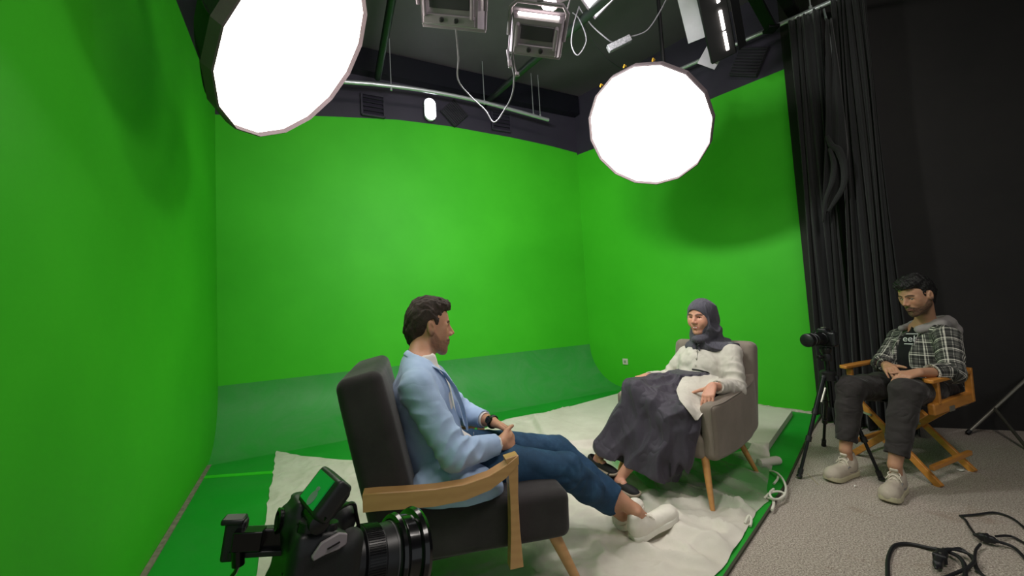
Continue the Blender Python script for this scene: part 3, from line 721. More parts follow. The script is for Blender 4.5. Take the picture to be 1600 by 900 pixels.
# ---- folding-table leg frame at the right edge
M_GST = mat('dull_steel_tube', '8e8b80', .35, .8)
t = thing('metal_stand', 'slanting grey steel tube stand with a strut at the right edge by the black wall', 'stand', PZ(1511, 678, -.012))
a = PZ(1511, 677, .0); b = P(1604, 592, 3.0); 
mk('tube', G().tube([a, b+(b-a)*.05], .011, 12), M_GST, t)
j = a+(b-a)*.46; e = PZ(1606, 702, .0); mk('strut', G().tube([j, e, e+(e-j)*.1*np.array([1, 1, 0])], .010, 12), M_GST, t)
mk('foot_cap', G().tube([a, a+(b-a)*.05], .014, 12), M_BLK, t)
mk('end_cap', G().tube([b+(b-a)*.04, b+(b-a)*.08], .014, 12), M_BLK, t)

# ---- tripod with camera
TT = P(1297, 548, 2.60); 
def tripod():
    f1, f2, f3 = PZ(1248, 748, -.012), PZ(1287, 697, -.012), PZ(1379, 752, -.012)
    c = P(1297, 570, 2.56); hub = np.array([c[0], c[1], .66]); 
    t = thing('tripod', 'black photo tripod standing on carpet between curtain and seated man in checked shirt', 'tripod', (c[0], c[1], -.012))
    M_TR = mat('tripod_black', '17181a', .35, .4); M_TC = mat('tripod_clamp', '0e0e10', .5)
    hub = P(1294, 586, 2.55)
    mk('crown', G().lathe([(-.035, .022), (-.03, .04), (.02, .045), (.03, .03)], hub, (0, 0, 1), 18), M_TC, t)
    mk('centre_column', G().tube([hub-upz*.20, hub+upz*.09], .013, 14), M_TR, t)
    hd = hub+upz*.09
    mk('head_ball', G().lathe([(0, .026), (.03, .03), (.045, .024), (.06, .03), (.075, .032), (.08, .028)], hd, (0, 0, 1), 20), M_TC, t)
    kn = mk('knob', G().lathe([(0, .014), (.02, .014), (.025, .01)], hd+np.array([-.05, -.02, .03]), (-1, -.3, 0), 14).tube([hd+upz*.03, hd+np.array([-.05, -.02, .03])], .005, 8), M_TC, t)
    for f in (f1, f2, f3):
        d = f-hub; d0 = np.array([d[0], d[1], 0]); top = hub+nrm(d0)*.035; dd_ = f-top
        mk('leg', G().tube([top, top+dd_*.36], .0135, 12).tube([top+dd_*.36, top+dd_*.60], .011, 12).tube([top+dd_*.60, top+dd_*.97], .009, 12), M_TR, t)
        for q in (.0, .36, .62, .93): mk('leg_lock', G().tube([top+dd_*max(q-.025, 0), top+dd_*(q+.025)], .0165 if q < .8 else .014, 12), M_TC, t)
        mk('rubber_foot', G().tube([top+dd_*.96, top+dd_*.985], [.014, .016], 12), M_TC, t)
        mk('strut', G().tube([hub-upz*.17, top+dd_*.24], .003, 6), M_TR, t)
    tri = P(1252, 640, 2.5)
    mk('leg_badge', G().tube([hub+(f1-hub)*.12+np.array([-.012, -.02, 0]), hub+(f1-hub)*.26+np.array([-.012, -.02, 0])], .006, 8), M_STEEL, t, label='pale lettered badge')
    return hd+upz*.08
tp = tripod()
def dslr(c, fwd, s=1.0):
    """small far camera: c is the underside; the lens looks along fwd"""
    L = LF(c, fwd[:2]); M = L.M
    q = lambda a, b, z: c+(L.f*a+L.l*b)*s+upz*z*s
    t = thing('camera', 'black camera with long zoom lens on the tripod facing left', 'camera', c)
    M_C = mat('camera_black_shell', '141517', .4, bump=.2, bs=400); 
    F = Field(c-np.array([.14, .14, .02]), c+np.array([.14, .14, .16]), .003)
    F.rbox(q(-.01, 0, .05), (.05, .13, .09), .012, M, k=.01); F.rbox(q(.005, -.052, .05), (.075, .03, .085), .014, M, k=.015)
    F.rbox(q(-.0, 0, .10), (.06, .055, .035), .012, M, k=.02)
    mk('body', F.mesh(1), M_C, t)
    g = G().lathe([(.0, .036), (.012, .036), (.013, .034), (.06, .034), (.062, .037), (.085, .037), (.087, .034), (.12, .036), (.122, .040), (.155, .041), (.157, .038), (.16, .033)], q(.015, 0, .055), L.f, 36)
    ln = mk('lens', g, M_C, t)
    for a, b in ((.025, .055), (.062, .085), (.125, .15)):
        g = G()
        for k in range(40):
            an = 2*math.pi*k/40; r = .0375 if a < .1 else .0405; p = q(.015, 0, .055)+(L.l*math.cos(an)+upz*math.sin(an))*r
            g.box(p+L.f*(a+b)/2, (b-a, .002, .002), M)
        mk('grip_ring', g, M_BLK, ln)
    mk('front_glass', G().lathe([(.150, .030), (.156, .02), (.158, .0)], q(.015, 0, .055), L.f, 28), mat('lens_glass', '0a0a18', .05, coat=1), ln)
    mk('ring_light', G().lathe([(.118, .0405), (.121, .0405)], q(.015, 0, .055), L.f, 36), mat('pale_ring', '7d7d80', .4), ln)
    mk('hot_shoe', G().box(q(0, 0, .12), (.02, .018, .005), M), M_STEEL, t)
    mk('dial', G().lathe([(0, .011), (.01, .011)], q(-.005, .045, .093), upz, 16), M_BLK, t)
    mk('dial', G().lathe([(0, .010), (.012, .010)], q(-.0, -.045, .092), upz, 16), M_BLK, t)
    mk('rear_screen', G().box(q(-.038, 0, .045), (.006, .075, .055), M), mat('screen_off', '0b0c0f', .1), t, bevel=.002)
    mk('quick_release_plate', G().box(q(0, 0, -.004), (.05, .045, .01), M), M_BLK, t, bevel=.002)
dslr(tp+upz*.004, nrm((-.93, -.36)), 1.05)

# ---- curtain
def curtain(u0, u1, label, folds_n, off, top_px, sd=1, seed=0, ub0=None, ub1=None):
    rs = random.Random(seed); a0 = PW(u0, 300, br, re_, off); a1 = PW(u1, 300, br, re_, off); A = []
    ztop = RZ-.03; n = folds_n*12; ph = [rs.uniform(-.6, .6) for _ in range(folds_n+2)]; am = [rs.uniform(.6, 1.25) for _ in range(folds_n+2)]
    b0_ = PW(ub0 or u0, 560, br, re_, off); b1_ = PW(ub1 or u1, 560, br, re_, off)
    for i in range(n+1):
        s_ = i/n; row = []
        for j in range(30):
            w = j/29; z = ztop+(.0-ztop)*w; k = s_*folds_n; kk = int(min(k, folds_n-1)); amp = .030*am[kk]*(1-abs(2*(k-kk)-1)*0)+.012
            amp *= (.55+.45*w); p = (a0*(1-s_)+a1*s_)*(1-w)+(b0_*(1-s_)+b1_*s_)*w
            o = amp*math.sin(2*math.pi*(s_*folds_n)+ph[kk]*w*.0+.5*math.sin(3*w+seed))+.010*math.sin(2*math.pi*s_*folds_n*2.3+4*w)
            row.append((p[0]+rn[0]*o+rd[0]*.012*math.sin(5*w+s_*9), p[1]+rn[1]*o+rd[1]*.012*math.sin(5*w+s_*9), z))
        A.append(row)
    g = G(); g.grid(A); o = mk('curtain', g, M_CURT, solid=.003, ang=180); tag(o, label, 'curtain'); return o
M_CURT = mat('black_curtain_cloth', '0e0e0f', .85, var=.25, vs=4, bump=.3, bs=60, sheen=.15)
curtain(1259, 1312, 'black curtain panel hanging right beside the edge of the right green wall', 4, off2, 30, seed=1, ub0=1277, ub1=1330)
curtain(1330, 1386, 'wide black curtain panel in deep folds before the black wall', 6, off2+.02, 0, seed=4, ub0=1330, ub1=1421)
# bunched loose piece hooked across the gap
def bunch():
    t = thing('curtain_tail', 'loose black cloth tail bunched and knotted between the two curtain panels', 'curtain', PW(1300, 250, br, re_, .3))
    g = G(); rows = [(1290, 30, 1300, 30), (1291, 100, 1310, 100), (1291, 180, 1318, 170), (1289, 250, 1324, 230), (1287, 300, 1322, 280), (1285, 348, 1300, 320)]
    A = []
    for i, (ua, va, ub, vb) in enumerate(rows):
        pa_, pb_ = PW(ua, va, br, re_, .34), PW(ub, vb, br, re_, .30); row = []
        for k in range(15):
            s_ = k/14; p = pa_*(1-s_)+pb_*s_; o = .022*math.sin(s_*9+i*.7)+.008*math.sin(s_*23+i*2); row.append(p+np.array([rn[0], rn[1], 0])*o)
        A.append(row)
    B = []
    for k in range(len(A)-1):
        for w in range(6): B.append([A[k][i]*(1-w/6)+A[k+1][i]*w/6 for i in range(15)])
    B.append(A[-1]); g.grid(B); mk('cloth', g, M_CURT, t, solid=.003, ang=180)
    q = [PW(u, v, br, re_, .36) for u, v in ((1292, 212), (1300, 228), (1311, 236), (1319, 262), (1318, 290), (1306, 312), (1294, 330))]
    mk('fold', G().tube(q, [.012, .022, .026, .024, .022, .018, .010], 10, smooth=5), M_CURT, t)
    q = [PW(u, v, br, re_, .37) for u, v in ((1296, 232), (1303, 256), (1300, 284), (1290, 312), (1286, 345))]
    mk('fold', G().tube(q, [.010, .02, .02, .016, .006], 10, smooth=5), M_CURT, t)
bunch()
q = [PW(u, v, br, re_, .30) for u, v in ((1287, 14), (1293, 40), (1298, 75), (1302, 100))]
tag(mk('curtain_tie', G().tube(q, [.009, .012, .009, .003], 8, smooth=5, flat=.5), mat('shiny_grey_cord', '7a7e80', .3, .4)), 'shiny grey strap hanging from the curtain rail between the panels', 'strap')
q = [PW(u, v, br, re_, .20) for u, v in ((1313, 180), (1316, 205), (1319, 222), (1322, 240))]
tag(mk('paper_scrap', G().tube(q, [.006, .014, .02, .01], 8, smooth=4, flat=.4), mat('pale_torn_lining', '8c8b85', .9, bump=.6, bs=60, var=.3)), 'pale torn strip showing in the gap between the two black curtain panels', 'scrap')

# ---- white board platform under the woman's chair and the crumpled sheet
M_BOARD = mat('white_foam_board', 'cfc8bd', .7, var=.06, vs=5, bump=.25, bs=60)
def slab_xy(px, z): return [PZ(u, v, z) for u, v in px]
SL = slab_xy([(835, 650), (968, 614), (1184, 633), (1238, 641), (1196, 700), (1120, 674), (985, 684), (860, 694)], .048)
def board():
    g = G(); n = len(SL); c = PZ(1070, 652, .048); ring = []
    for i in range(n):
        a, b = SL[i], SL[(i+1) % n]
        for k in range(14): p = a+(b-a)*k/14; r = random.uniform(-.006, .006) if i in (3, 4) else 0; ring.append(p+np.array([r, r, 0]))
    m = len(ring); v = [c]+ring+[np.array([p[0], p[1], .001]) for p in ring]+[np.array([c[0], c[1], .001])]
    f = [(0, i+1, (i+1) % m+1) for i in range(m)]+[(i+1, i+1+m, (i+1) % m+1+m, (i+1) % m+1) for i in range(m)]+[(2*m+1, (i+1) % m+1+m, i+1+m) for i in range(m)]
    g.add(v, f); o = mk('platform_board', g, M_BOARD, bevel=.004); tag(o, 'thick white foam board lying on the green floor behind the taupe armchair', 'board')
board()
def sheet():
    px = [(432, 705), (470, 713), (520, 718), (562, 720), (640, 712), (700, 690), (742, 676), (790, 656), (830, 648), (884, 640), (905, 655), (960, 668), (1005, 690), (1010, 700), (1100, 716), (1180, 703), (1203, 704), (1206, 735), (1199, 760), (1201, 785), (1183, 800), (1168, 826), (1160, 842), (1142, 868), (1116, 902), (1092, 960)]
    pl = [PZ(u, v)[:2] for u, v in px]; pl += [PZ(1060, 1200)[:2], PZ(415, 1200)[:2], PZ(398, 960)[:2], PZ(408, 850)[:2], PZ(420, 775)[:2], PZ(428, 730)[:2]]
    pl = np.array(pl)
    rs = np.random.RandomState(5); Q = []
    for i in range(len(pl)):
        a, b = pl[i], pl[(i+1) % len(pl)]; L = np.linalg.norm(b-a); k = max(1, int(L/.06)); nn_ = np.array([-(b-a)[1], (b-a)[0]])/L
        for j in range(k): Q.append(a+(b-a)*j/k+nn_*(0 if j == 0 else rs.uniform(-.008, .008)))
    pl = np.array(Q); h = .013; lo = pl.min(0)-h*2; hi = pl.max(0)+h*2; nx, ny = ((hi-lo)/h).astype(int)+1
    X, Y = np.meshgrid(lo[0]+h*np.arange(nx), lo[1]+h*np.arange(ny), indexing='ij')
    ins = np.zeros(X.shape, bool); dm = np.full(X.shape, 9.); PX, PY = X.copy(), Y.copy()
    for i in range(len(pl)):
        a, b = pl[i], pl[(i+1) % len(pl)]
        c = ((a[1] > Y) != (b[1] > Y)) & (X < (b[0]-a[0])*(Y-a[1])/(b[1]-a[1]+1e-12)+a[0]); ins ^= c
        ab = b-a; t_ = np.clip(((X-a[0])*ab[0]+(Y-a[1])*ab[1])/(ab@ab+1e-12), 0, 1); qx, qy = a[0]+t_*ab[0], a[1]+t_*ab[1]
        d = np.hypot(X-qx, Y-qy); m = d < dm; dm[m] = d[m]; PX[m] = qx[m]; PY[m] = qy[m]
    out = ~ins
    cell = ins[:-1, :-1] | ins[1:, :-1] | ins[:-1, 1:] | ins[1:, 1:]
    X2, Y2 = np.where(out, PX, X), np.where(out, PY, Y); edge = np.where(out, 0, dm)
    # inside the board's outline the cloth climbs onto it
    sl = np.array([p[:2] for p in SL]); insb = np.zeros(X.shape, bool); db = np.full(X.shape, 9.)
    for i in range(len(sl)):
        a, b = sl[i], sl[(i+1) % len(sl)]; insb ^= ((a[1] > Y2) != (b[1] > Y2)) & (X2 < (b[0]-a[0])*(Y2-a[1])/(b[1]-a[1]+1e-12)+a[0])
        ab = b-a; t_ = np.clip(((X2-a[0])*ab[0]+(Y2-a[1])*ab[1])/(ab@ab), 0, 1); db = np.minimum(db, np.hypot(X2-a[0]-t_*ab[0], Y2-a[1]-t_*ab[1]))
    lift = np.where(insb, .052, .052*np.clip(1-db/.05, 0, 1)**2)
    def ridge(sc, o, ang, st=2.2):
        c, s_ = math.cos(ang), math.sin(ang); u, v = X2*c+Y2*s_, (-X2*s_+Y2*c)/st
        n = snoise(u, v, 0*u, sc, o); return (1-np.clip(np.abs(n)*1.6, 0, 1))**2
    front = np.clip((X2+.1)/.8, 0, 1)*np.clip((3.0-Y2)/1.0, 0, 1)
    zf = .026*ridge(3.0, 0, .9)*(.35+front)+.016*ridge(6.5, 1, .5)*(.3+front)+.008*ridge(13, 2, 1.2)*(.3+front)+.0035*ridge(26, 3, .2)+.004*(1+snoise(X2, Y2, 0*X2, 22, 2))*.5*(.3+front)
    flat = np.where(insb, .25, 1.)
    zf = zf*1.35; Z = .004+lift+zf*np.clip(edge/.06+.12, 0, 1)*flat
    # keep clear of feet and chair legs: press the cloth down around them
    for p, r in PRESS:
        d = np.hypot(X2-p[0], Y2-p[1]); k = np.clip(1-(d-r)/.06, 0, 1); k = k*k*(3-2*k); Z = Z*(1-k)+(.003+lift*0)*k
    V = np.stack([X2, Y2, Z], -1).reshape(-1, 3); I, J = np.nonzero(cell); id_ = lambda i, j: i*Y.shape[1]+j
    q = np.stack([id_(I, J), id_(I+1, J), id_(I+1, J+1), id_(I, J+1)], 1); us = np.unique(q); rm = np.zeros(len(V), int); rm[us] = np.arange(len(us))
    V = V[us]; q = rm[q]
    cx = PZ(1080, 735)[:2]; e = np.hypot((V[:, 0]-cx[0])/.72, (V[:, 1]-cx[1])/.42*.8); sh = np.clip((1.15-e)/.35, 0, 1)
    sh *= np.clip(.75+.5*snoise(V[:, 0], V[:, 1], 0*V[:, 0], 7, 4), 0, 1)
    cx = PZ(640, 905)[:2]; e2 = np.hypot((V[:, 0]-cx[0])/.4, (V[:, 1]-cx[1])/.25); sh = np.maximum(sh, np.clip(1.1-e2, 0, 1)*.9)
    t = NT('thin_white_sheet'); co = t.coord(); a = t.n('Attribute', attribute_name='tint'); sp_ = t.n('SeparateColor'); t.l(a.outputs['Color'], sp_.inputs[0])
    t.l(t.ramp(t.noise(4, 5, co), [(.3, lin('c5bdb1')), (.7, lin('d6cfc4'))]), t.b.inputs['Base Color']); t.b.inputs['Roughness'].default_value = .75
    tr = t.n('BsdfTransparent'); mx = t.n('MixShader'); t.l(t.math('MULTIPLY', sp_.outputs[0], .80), mx.inputs[0]); t.l(t.b.outputs[0], mx.inputs[1]); t.l(tr.outputs[0], mx.inputs[2])
    t.l(mx.outputs[0], t.t.nodes['Material Output'].inputs[0]); t.bump(t.noise(35, 5, co, .6), .35, .006)
    o = mk('floor_sheet', (V, q), t.m, tint=np.stack([sh, sh, sh], 1)); tag(o, 'crumpled white sheet spread on the green floor under both armchairs', 'sheet')
PRESS = [(CH(.31, -.26, 0), .02), (CH(.31, .26, 0), .02), (CH(-.42, -.26, 0), .02), (CH(-.42, .26, 0), .02), (WC(.305, .3, 0), .02), (WC(.305, -.3, 0), .02), (WC(-.34, .28, 0), .02), (WC(-.34, -.28, 0), .02), (PZ(975, 768), .09), (PZ(940, 738), .08), (PZ(1005, 830), .09), (PZ(1010, 792), .07)]
# end roll of the sheet and its tie cords at the right
M_CORD = mat('white_cotton_cord', 'd6d2c4', .85, bump=.4, bs=300)
a, b = PZ(1196, 722, .022), PZ(1218, 719, .022)
tag(mk('foam_block', G().lathe([(-.05, .012), (-.045, .026), (.09, .028), (.105, .022), (.11, .008)], a, b-a, 18), M_BOARD), 'small rounded white foam piece beside the green floor edge, behind tie cords', 'foam piece')
def cord(px, label, r=.006): return tag(mk('tie_cord', G().tube([PZ(u, v, z) for u, v, z in px], r, 8, smooth=6), M_CORD), label, 'cord', None)
cord([(1203, 736, .012), (1212, 738, .03), (1222, 747, .03), (1228, 762, .02), (1224, 777, .012), (1212, 780, .02), (1200, 778, .012)], 'white tie cord curving over the green floor edge below the foam piece')
cord([(1216, 740, .012), (1215, 748, .02), (1209, 756, .01)], 'short white cord end dangling beside the foam piece')
cord([(1194, 779, .012), (1204, 770, .025), (1218, 768, .03), (1226, 773, .022), (1216, 780, .018), (1206, 778, .035), (1203, 770, .035), (1209, 764, .03)], 'knotted loop of white tie cord at the sheet edge')
cord([(1208, 780, .012), (1209, 788, .012), (1206, 797, .008)], 'straight tail of white tie cord at carpet edge', .007)
cord([(1164, 818, .012), (1170, 806, .03), (1174, 812, .02), (1172, 822, .01)], 'small white cord loop at the front right sheet edge')
# ---- cables on the carpet
def fcable(px, r, label, name='power_cable'): return tag(mk(name, G().tube([PZ(u, v, z-.012) for u, v, z in px], r, 10, smooth=8), M_BCAB), label, 'cable')
fcable([(1388, 940, .008), (1387, 900, .008), (1388, 872, .008), (1398, 853, .008), (1420, 850, .008), (1450, 856, .01), (1480, 862, .02), (1500, 872, .025), (1508, 890, .015), (1506, 930, .01)], .0075, 'thick black cable making a loop on the carpet, left end of the tangle')
fcable([(1470, 905, .01), (1490, 897, .012), (1515, 885, .02), (1522, 872, .03), (1505, 862, .03), (1480, 858, .035), (1465, 866, .03)], .006, 'black cable circling through the plug in the middle of the tangle')
fcable([(1475, 862, .03), (1500, 857, .03), (1518, 872, .02), (1526, 890, .01), (1545, 905, .01)], .005, 'thin black cable passing right out of the lower plug')
fcable([(1500, 806, .006), (1525, 804, .008), (1555, 801, .008), (1582, 810, .008), (1604, 828, .008)], .0048, 'thin black cable arching across carpet to the right edge')
fcable([(1500, 806, .006), (1508, 812, .008), (1514, 822, .008), (1524, 836, .02)], .0048, 'short black cable leading into the upper plug')
fcable([(1556, 838, .02), (1580, 838, .01), (1606, 852, .008)], .0048, 'black cable leaving upper plug toward the right edge')
fcable([(1558, 846, .02), (1585, 856, .012), (1612, 885, .008)], .006, 'thick black cable curving down right from the upper plug')
fcable([(1532, 850, .018), (1524, 862, .01), (1526, 885, .008), (1548, 915, .008)], .0048, 'black cable running down from the upper plug past the lower loop')
def plug(a, b, label, w=.030):
    a, b = PZ(*a, .014), PZ(*b, .014); d = nrm(b-a); M = frame(d); L = np.linalg.norm(b-a); t = thing('plug', label, 'plug', (a+b)/2-upz*.02)
    F = Field((a+b)/2-.09, (a+b)/2+.09, .003); c = (a+b)/2
    F.rbox(c-d*L*.22, (L*.5, w, .03), .008, M, k=.008); F.rbox(c+d*L*.26, (L*.42, w*.8, .028), .007, M, k=.008); F.rbox(c, (.012, w*1.25, .034), .004, M, k=.003)
    F.cone(c-d*L*.45, c-d*L*.68, .010, .007); F.cone(c+d*L*.45, c+d*L*.66, .009, .006)
    mk('shell', F.mesh(1), M_BCAB, t); mk('screw', G().lathe([(0, .004), (.002, .004)], c+upz*.015-d*.015, upz, 10), M_STEEL, t)
plug((1528, 837), (1556, 845), 'black cable plug joined to a socket, upper right of the tangle')
plug((1473, 862), (1464, 884), 'black cable plug lying inside the lower left cable loop', .034)
# litter
M_SCR = mat('white_scrap', 'd8d5cc', .8)
for (u, v, s_, lb) in ((1502, 735, .022, 'white paper scrap on the carpet right of the director chair'), (1541, 668, .010, 'tiny white crumb on carpet near the black wall'), (1346, 670, .008, 'tiny white crumb on the carpet under the director chair'), (1336, 760, .006, 'tiny pale crumb on the carpet between the two beige sneakers')):
    c = PZ(u, v, -.006); g = G(); ring = [c+np.array([s_*math.cos(a)*random.uniform(.6, 1), s_*math.sin(a)*random.uniform(.5, .9), random.uniform(-.002, .006)]) for a in np.linspace(0, 5.4, 7)]
    g.prism(ring, (0, 0, .003)); tag(mk('litter_scrap', g, M_SCR), lb, 'scrap', 'scraps on the carpet')
tag(mk('stick', G().tube([PZ(1262, 740, -.009), PZ(1279, 757, -.009)], .0022, 6), mat('pale_stick', 'b9ac90', .7)), 'thin pale stick lying on carpet beside the left tripod leg', 'stick')
c = P(977, 565, 0.1); c = PW(977, 565, br, re_, .008)
t = thing('wall_switch', 'small white square switch on the right green wall beside the cove', 'switch', c); Mw = np.array([[rd[0], rd[1], 0], [rn[0], rn[1], 0], [0, 0, 1]]).T
mk('plate', G().box(c, (.075, .012, .075), Mw), M_BOARD, t, bevel=.003); mk('button', G().box(c+np.array([rn[0], rn[1], 0])*.008, (.03, .006, .03), Mw), mat('grey_button', '8d9a84', .5), t)
sheet()
# ================================================================ PEOPLE
M_SKIN = attr_mat('skin', .5, 900, .12, .0004, sss=.12, spec=.4, vs=120, var=.06)
M_EYE = attr_mat('eye_surface', .12, 10, 0, .0001, vs=3, var=0)
def seg_d(V, a, b, wx=1.):
    if wx != 1.: k_ = np.array([wx, 1, 1]); V, a, b = V*k_, np.asarray(a)*k_, np.asarray(b)*k_
    a, b = np.asarray(a, float), np.asarray(b, float); ab = b-a; t = np.clip(((V-a)@ab)/(ab@ab+1e-12), 0, 1); return np.linalg.norm(V-a-t[:, None]*ab, axis=1)
class Head:
    def __init__(s, c, fwd, up, S=(.95, .95, 1.03)):
        s.c = np.asarray(c, float); s.M = frame(fwd, up); s.S = np.asarray(S, float); s.m = float(np.mean(S))
    def p(s, x, y, z): return s.c+s.M@(np.array([x, y, z])*s.S)
    def loc(s, V): return ((V-s.c)@s.M)/s.S
    def build(s, F, female=False, smile=0, jaw=1., lid=0):
        E = lambda c, r, k=.02, mode='u', rot=None: F.ell(s.p(*c), np.array(r)*s.S, s.M if rot is None else s.M@np.array(Matrix.Rotation(rot, 3, 'Y')), k, mode)
        Cn = lambda a, b, ra, rb=None, k=.01, mode='u': F.cone(s.p(*a), s.p(*b), ra*s.m, (ra if rb is None else rb)*s.m, k, mode)
        E((-.014, 0, .028), (.096, .075, .088), .01); E((.018, 0, -.012), (.068, .061, .085), .03)
        E((.030, 0, .045), (.052, .058, .052), .03)
        w = .050*jaw
        for sd in (-1, 1):
            Cn((-.004, sd*w, -.045), (.058, sd*.018, -.092), .020, .017, .03)
            E((.050, sd*.037, -.022), (.030, .024, .026), .02)                       # cheek
            Cn((.078, sd*.036, .027), (.089, sd*.013, .022), .0075, .0075, .012)     # brow
            Cn((.066, sd*.050, .010), (.060, sd*.052, -.006), .010, .010, .014)
        E((.066, 0, -.100), (.020, .022, .018), .02); E((.062, 0, -.058), (.032, .030, .032), .02)
        for sd in (-1, 1): E((.094, sd*.0315, .004), (.0205, .0185, .0125), .008, 's')     # socket
        Cn((.074, 0, .018), (.090, 0, -.022), .0115, .0135, .010); E((.074, 0, -.060), (.021, .028, .022), .012)
        for sd in (-1, 1): E((.0655, sd*.0315, .003), (.0128, .0140, .0125), .004)
        if lid:
            for sd in (-1, 1): E((.0665, sd*.0315, .003+.0105-.0045*lid), (.0153, .0152, .0085), .002)
        if female:
            for sd in (-1, 1): E((.052, sd*.036, -.030), (.034, .027, .034), .02)
        for sd in (-1, 1):                                                           # lids
            q = [(.0765, sd*.0175, .004), (.0835, sd*.026, .0115), (.0825, sd*.036, .0115), (.0705, sd*.0455, .003)]
            for a, b in zip(q, q[1:]): Cn(a, b, .0030, .0030, .003)
            q = [(.0765, sd*.0175, .001), (.0805, sd*.026, -.0065), (.079, sd*.036, -.0065), (.0705, sd*.0455, .001)]
            for a, b in zip(q, q[1:]): Cn(a, b, .0024, .0024, .004)
        nl = .026 if female else .029
        Cn((.085, 0, .018), (.086+nl*.95, 0, -.024), .0078, .0098, .010)
        for sd in (-1, 1): E((.100, sd*.0115, -.0300), (.0115, .0085, .0085), .006)
        for sd in (-1, 1): E((.103, sd*.0070, -.0385), (.0055, .0035, .004), .003, 's')
        z = -.062; up_ = smile*.007
        for sd in (-1, 1):
            Cn((.0945, 0, z+.0045), (.081, sd*.023, z+.001+up_), .0052, .0030, .005)
            Cn((.0925, 0, z-.0065), (.081, sd*.021, z-.001+up_), .0062, .0030, .005)
            Cn((.1005, 0, z-.0005), (.083, sd*.022, z+.0005+up_), .0022+.0012*smile, .0012, .003, 's')
            if smile and not female: Cn((.084, sd*.022, -.036), (.078, sd*.032, -.056), .0022, .0022, .006, 's')
        Cn((.0885, 0, -.079), (.0885, 0, -.081), .006, .006, .012, 's')
        for sd in (-1, 1):                                                           # ears
            if female: continue
            E((-.010, sd*.0795, .0), (.0185, .0120, .0325), .004, 'u', -.18)
            E((-.004, sd*.0905, .001), (.0110, .0085, .0215), .004, 's', -.18)
            E((-.001, sd*.083, .012), (.0045, .005, .010), .003, 'u', -.3); E((.006, sd*.0775, -.006), (.0055, .0075, .0075), .004)
    def tint(s, V, base, lips, brow=None, beard=None, beard_full=False, teeth=False):
        q = s.loc(V); sd_ = lambda V_, a_, b_: seg_d(V_, a_, b_, .3)+np.where(V_[:, 0] < .055, .05, 0); T = np.tile(np.array(lin(base)), (len(V), 1)); inh = (np.abs(q) < .14).all(1)
        L = np.array(lin(lips)); z = -.062
        def blend(mask, col, k): nonlocal T; a = (mask*k*inh)[:, None]; T = T*(1-a)+np.array(col)*a
        red = np.exp(-((q-[.075, .035, -.02])**2).sum(1)/.02**2)+np.exp(-((q-[.075, -.035, -.02])**2).sum(1)/.02**2)+np.exp(-((q-[.115, 0, -.025])**2).sum(1)/.012**2)
        blend(np.clip(red, 0, 1), np.array(lin(base))*[1.08, .82, .78], .5)
        d = np.minimum(sd_(q, (.094, 0, z+.003), (.082, .022, z+.002)), sd_(q, (.094, 0, z+.003), (.082, -.022, z+.002)))
        d2 = np.minimum(sd_(q, (.093, 0, z-.006), (.082, .019, z-.002)), sd_(q, (.093, 0, z-.006), (.082, -.019, z-.002)))
        if beard:
            b = np.array(lin(beard)); lv = -.028-.1*np.clip(q[:, 0]-.03, 0, 1)*.0
            line = np.interp(q[:, 0], [-.03, .01, .04, .07, .1], [.005, -.012, -.047, -.052, -.045])
            m = np.clip((line-q[:, 2])/.010, 0, 1)*np.clip((q[:, 0]+.022)/.016, 0, 1)*np.clip((q[:, 2]+.135)/.02, 0, 1)
            n = .5+.5*snoise(q[:, 0], q[:, 1], q[:, 2], 260, 2)
            blend(m, b, np.clip(.62+.3*n, 0, 1) if beard_full else np.clip(.42+.25*n, 0, 1))
            for sd in (-1, 1): blend(np.clip(1.4-sd_(q, (.098, sd*.004, -.0465), (.084, sd*.026, -.056))/.0062, 0, 1), b*.6, .85)
        blend(np.clip(1.5-d/.0034, 0, 1), L, .85); blend(np.clip(1.5-d2/.004, 0, 1), L, .85)
        blend(np.clip(1.3-np.minimum(sd_(q, (.094, 0, z-.0005), (.082, .02, z+.002)), sd_(q, (.094, 0, z-.0005), (.082, -.02, z+.002)))/.0022, 0, 1), np.array(lin('3a1512')), .8)
        if teeth: blend(np.clip(1.5-sd_(q, (.094, .012, z+.0005), (.094, -.012, z+.0005))/.0020, 0, 1), np.array(lin('dcd0c6')), .9)
        for sd in (-1, 1):
            if brow:
                pts = [(.093, sd*.012, .0225), (.089, sd*.025, .0275), (.080, sd*.040, .0265), (.070, sd*.048, .021)]
                d = np.min([sd_(q, a, b) for a, b in zip(pts, pts[1:])], 0); blend(np.clip(1.6-d/.0042, 0, 1), np.array(lin(brow)), .9)
            pts = [(.0785, sd*.0175, .0045), (.0865, sd*.026, .0105), (.085, sd*.036, .0105), (.0725, sd*.0465, .003)]
            d = np.min([sd_(q, a, b) for a, b in zip(pts, pts[1:])], 0); blend(np.clip(1.4-d/.0028, 0, 1), np.array(lin('1c1210')), .85)
        return T
    def eyes(s, parent, look=(1, 0, 0), iris='2c1a12'):
        lk = nrm(look)
        for sd in (-1, 1):
            c = np.array([.0675, sd*.0315, .003]); v = []; f = []; n, m = 20, 14; T = []
            x = nrm(np.cross(lk, (0, 0, 1))); y = np.cross(x, lk)
            for i in range(m+1):
                th = math.pi*i/m
                for k in range(n):
                    a = 2*math.pi*k/n; d = lk*math.cos(th)+(x*math.cos(a)+y*math.sin(a))*math.sin(th); v.append(s.p(*(c+d*.0140)))
                    T.append(lin('050404') if th < .22 else lin(iris) if th < .50 else lin('d9d0c8'))
                    if i < m: f.append((i*n+k, i*n+(k+1) % n, (i+1)*n+(k+1) % n, (i+1)*n+k))
            mk('eye', (np.array(v), np.array(f)), M_EYE, parent, tint=np.array(T))
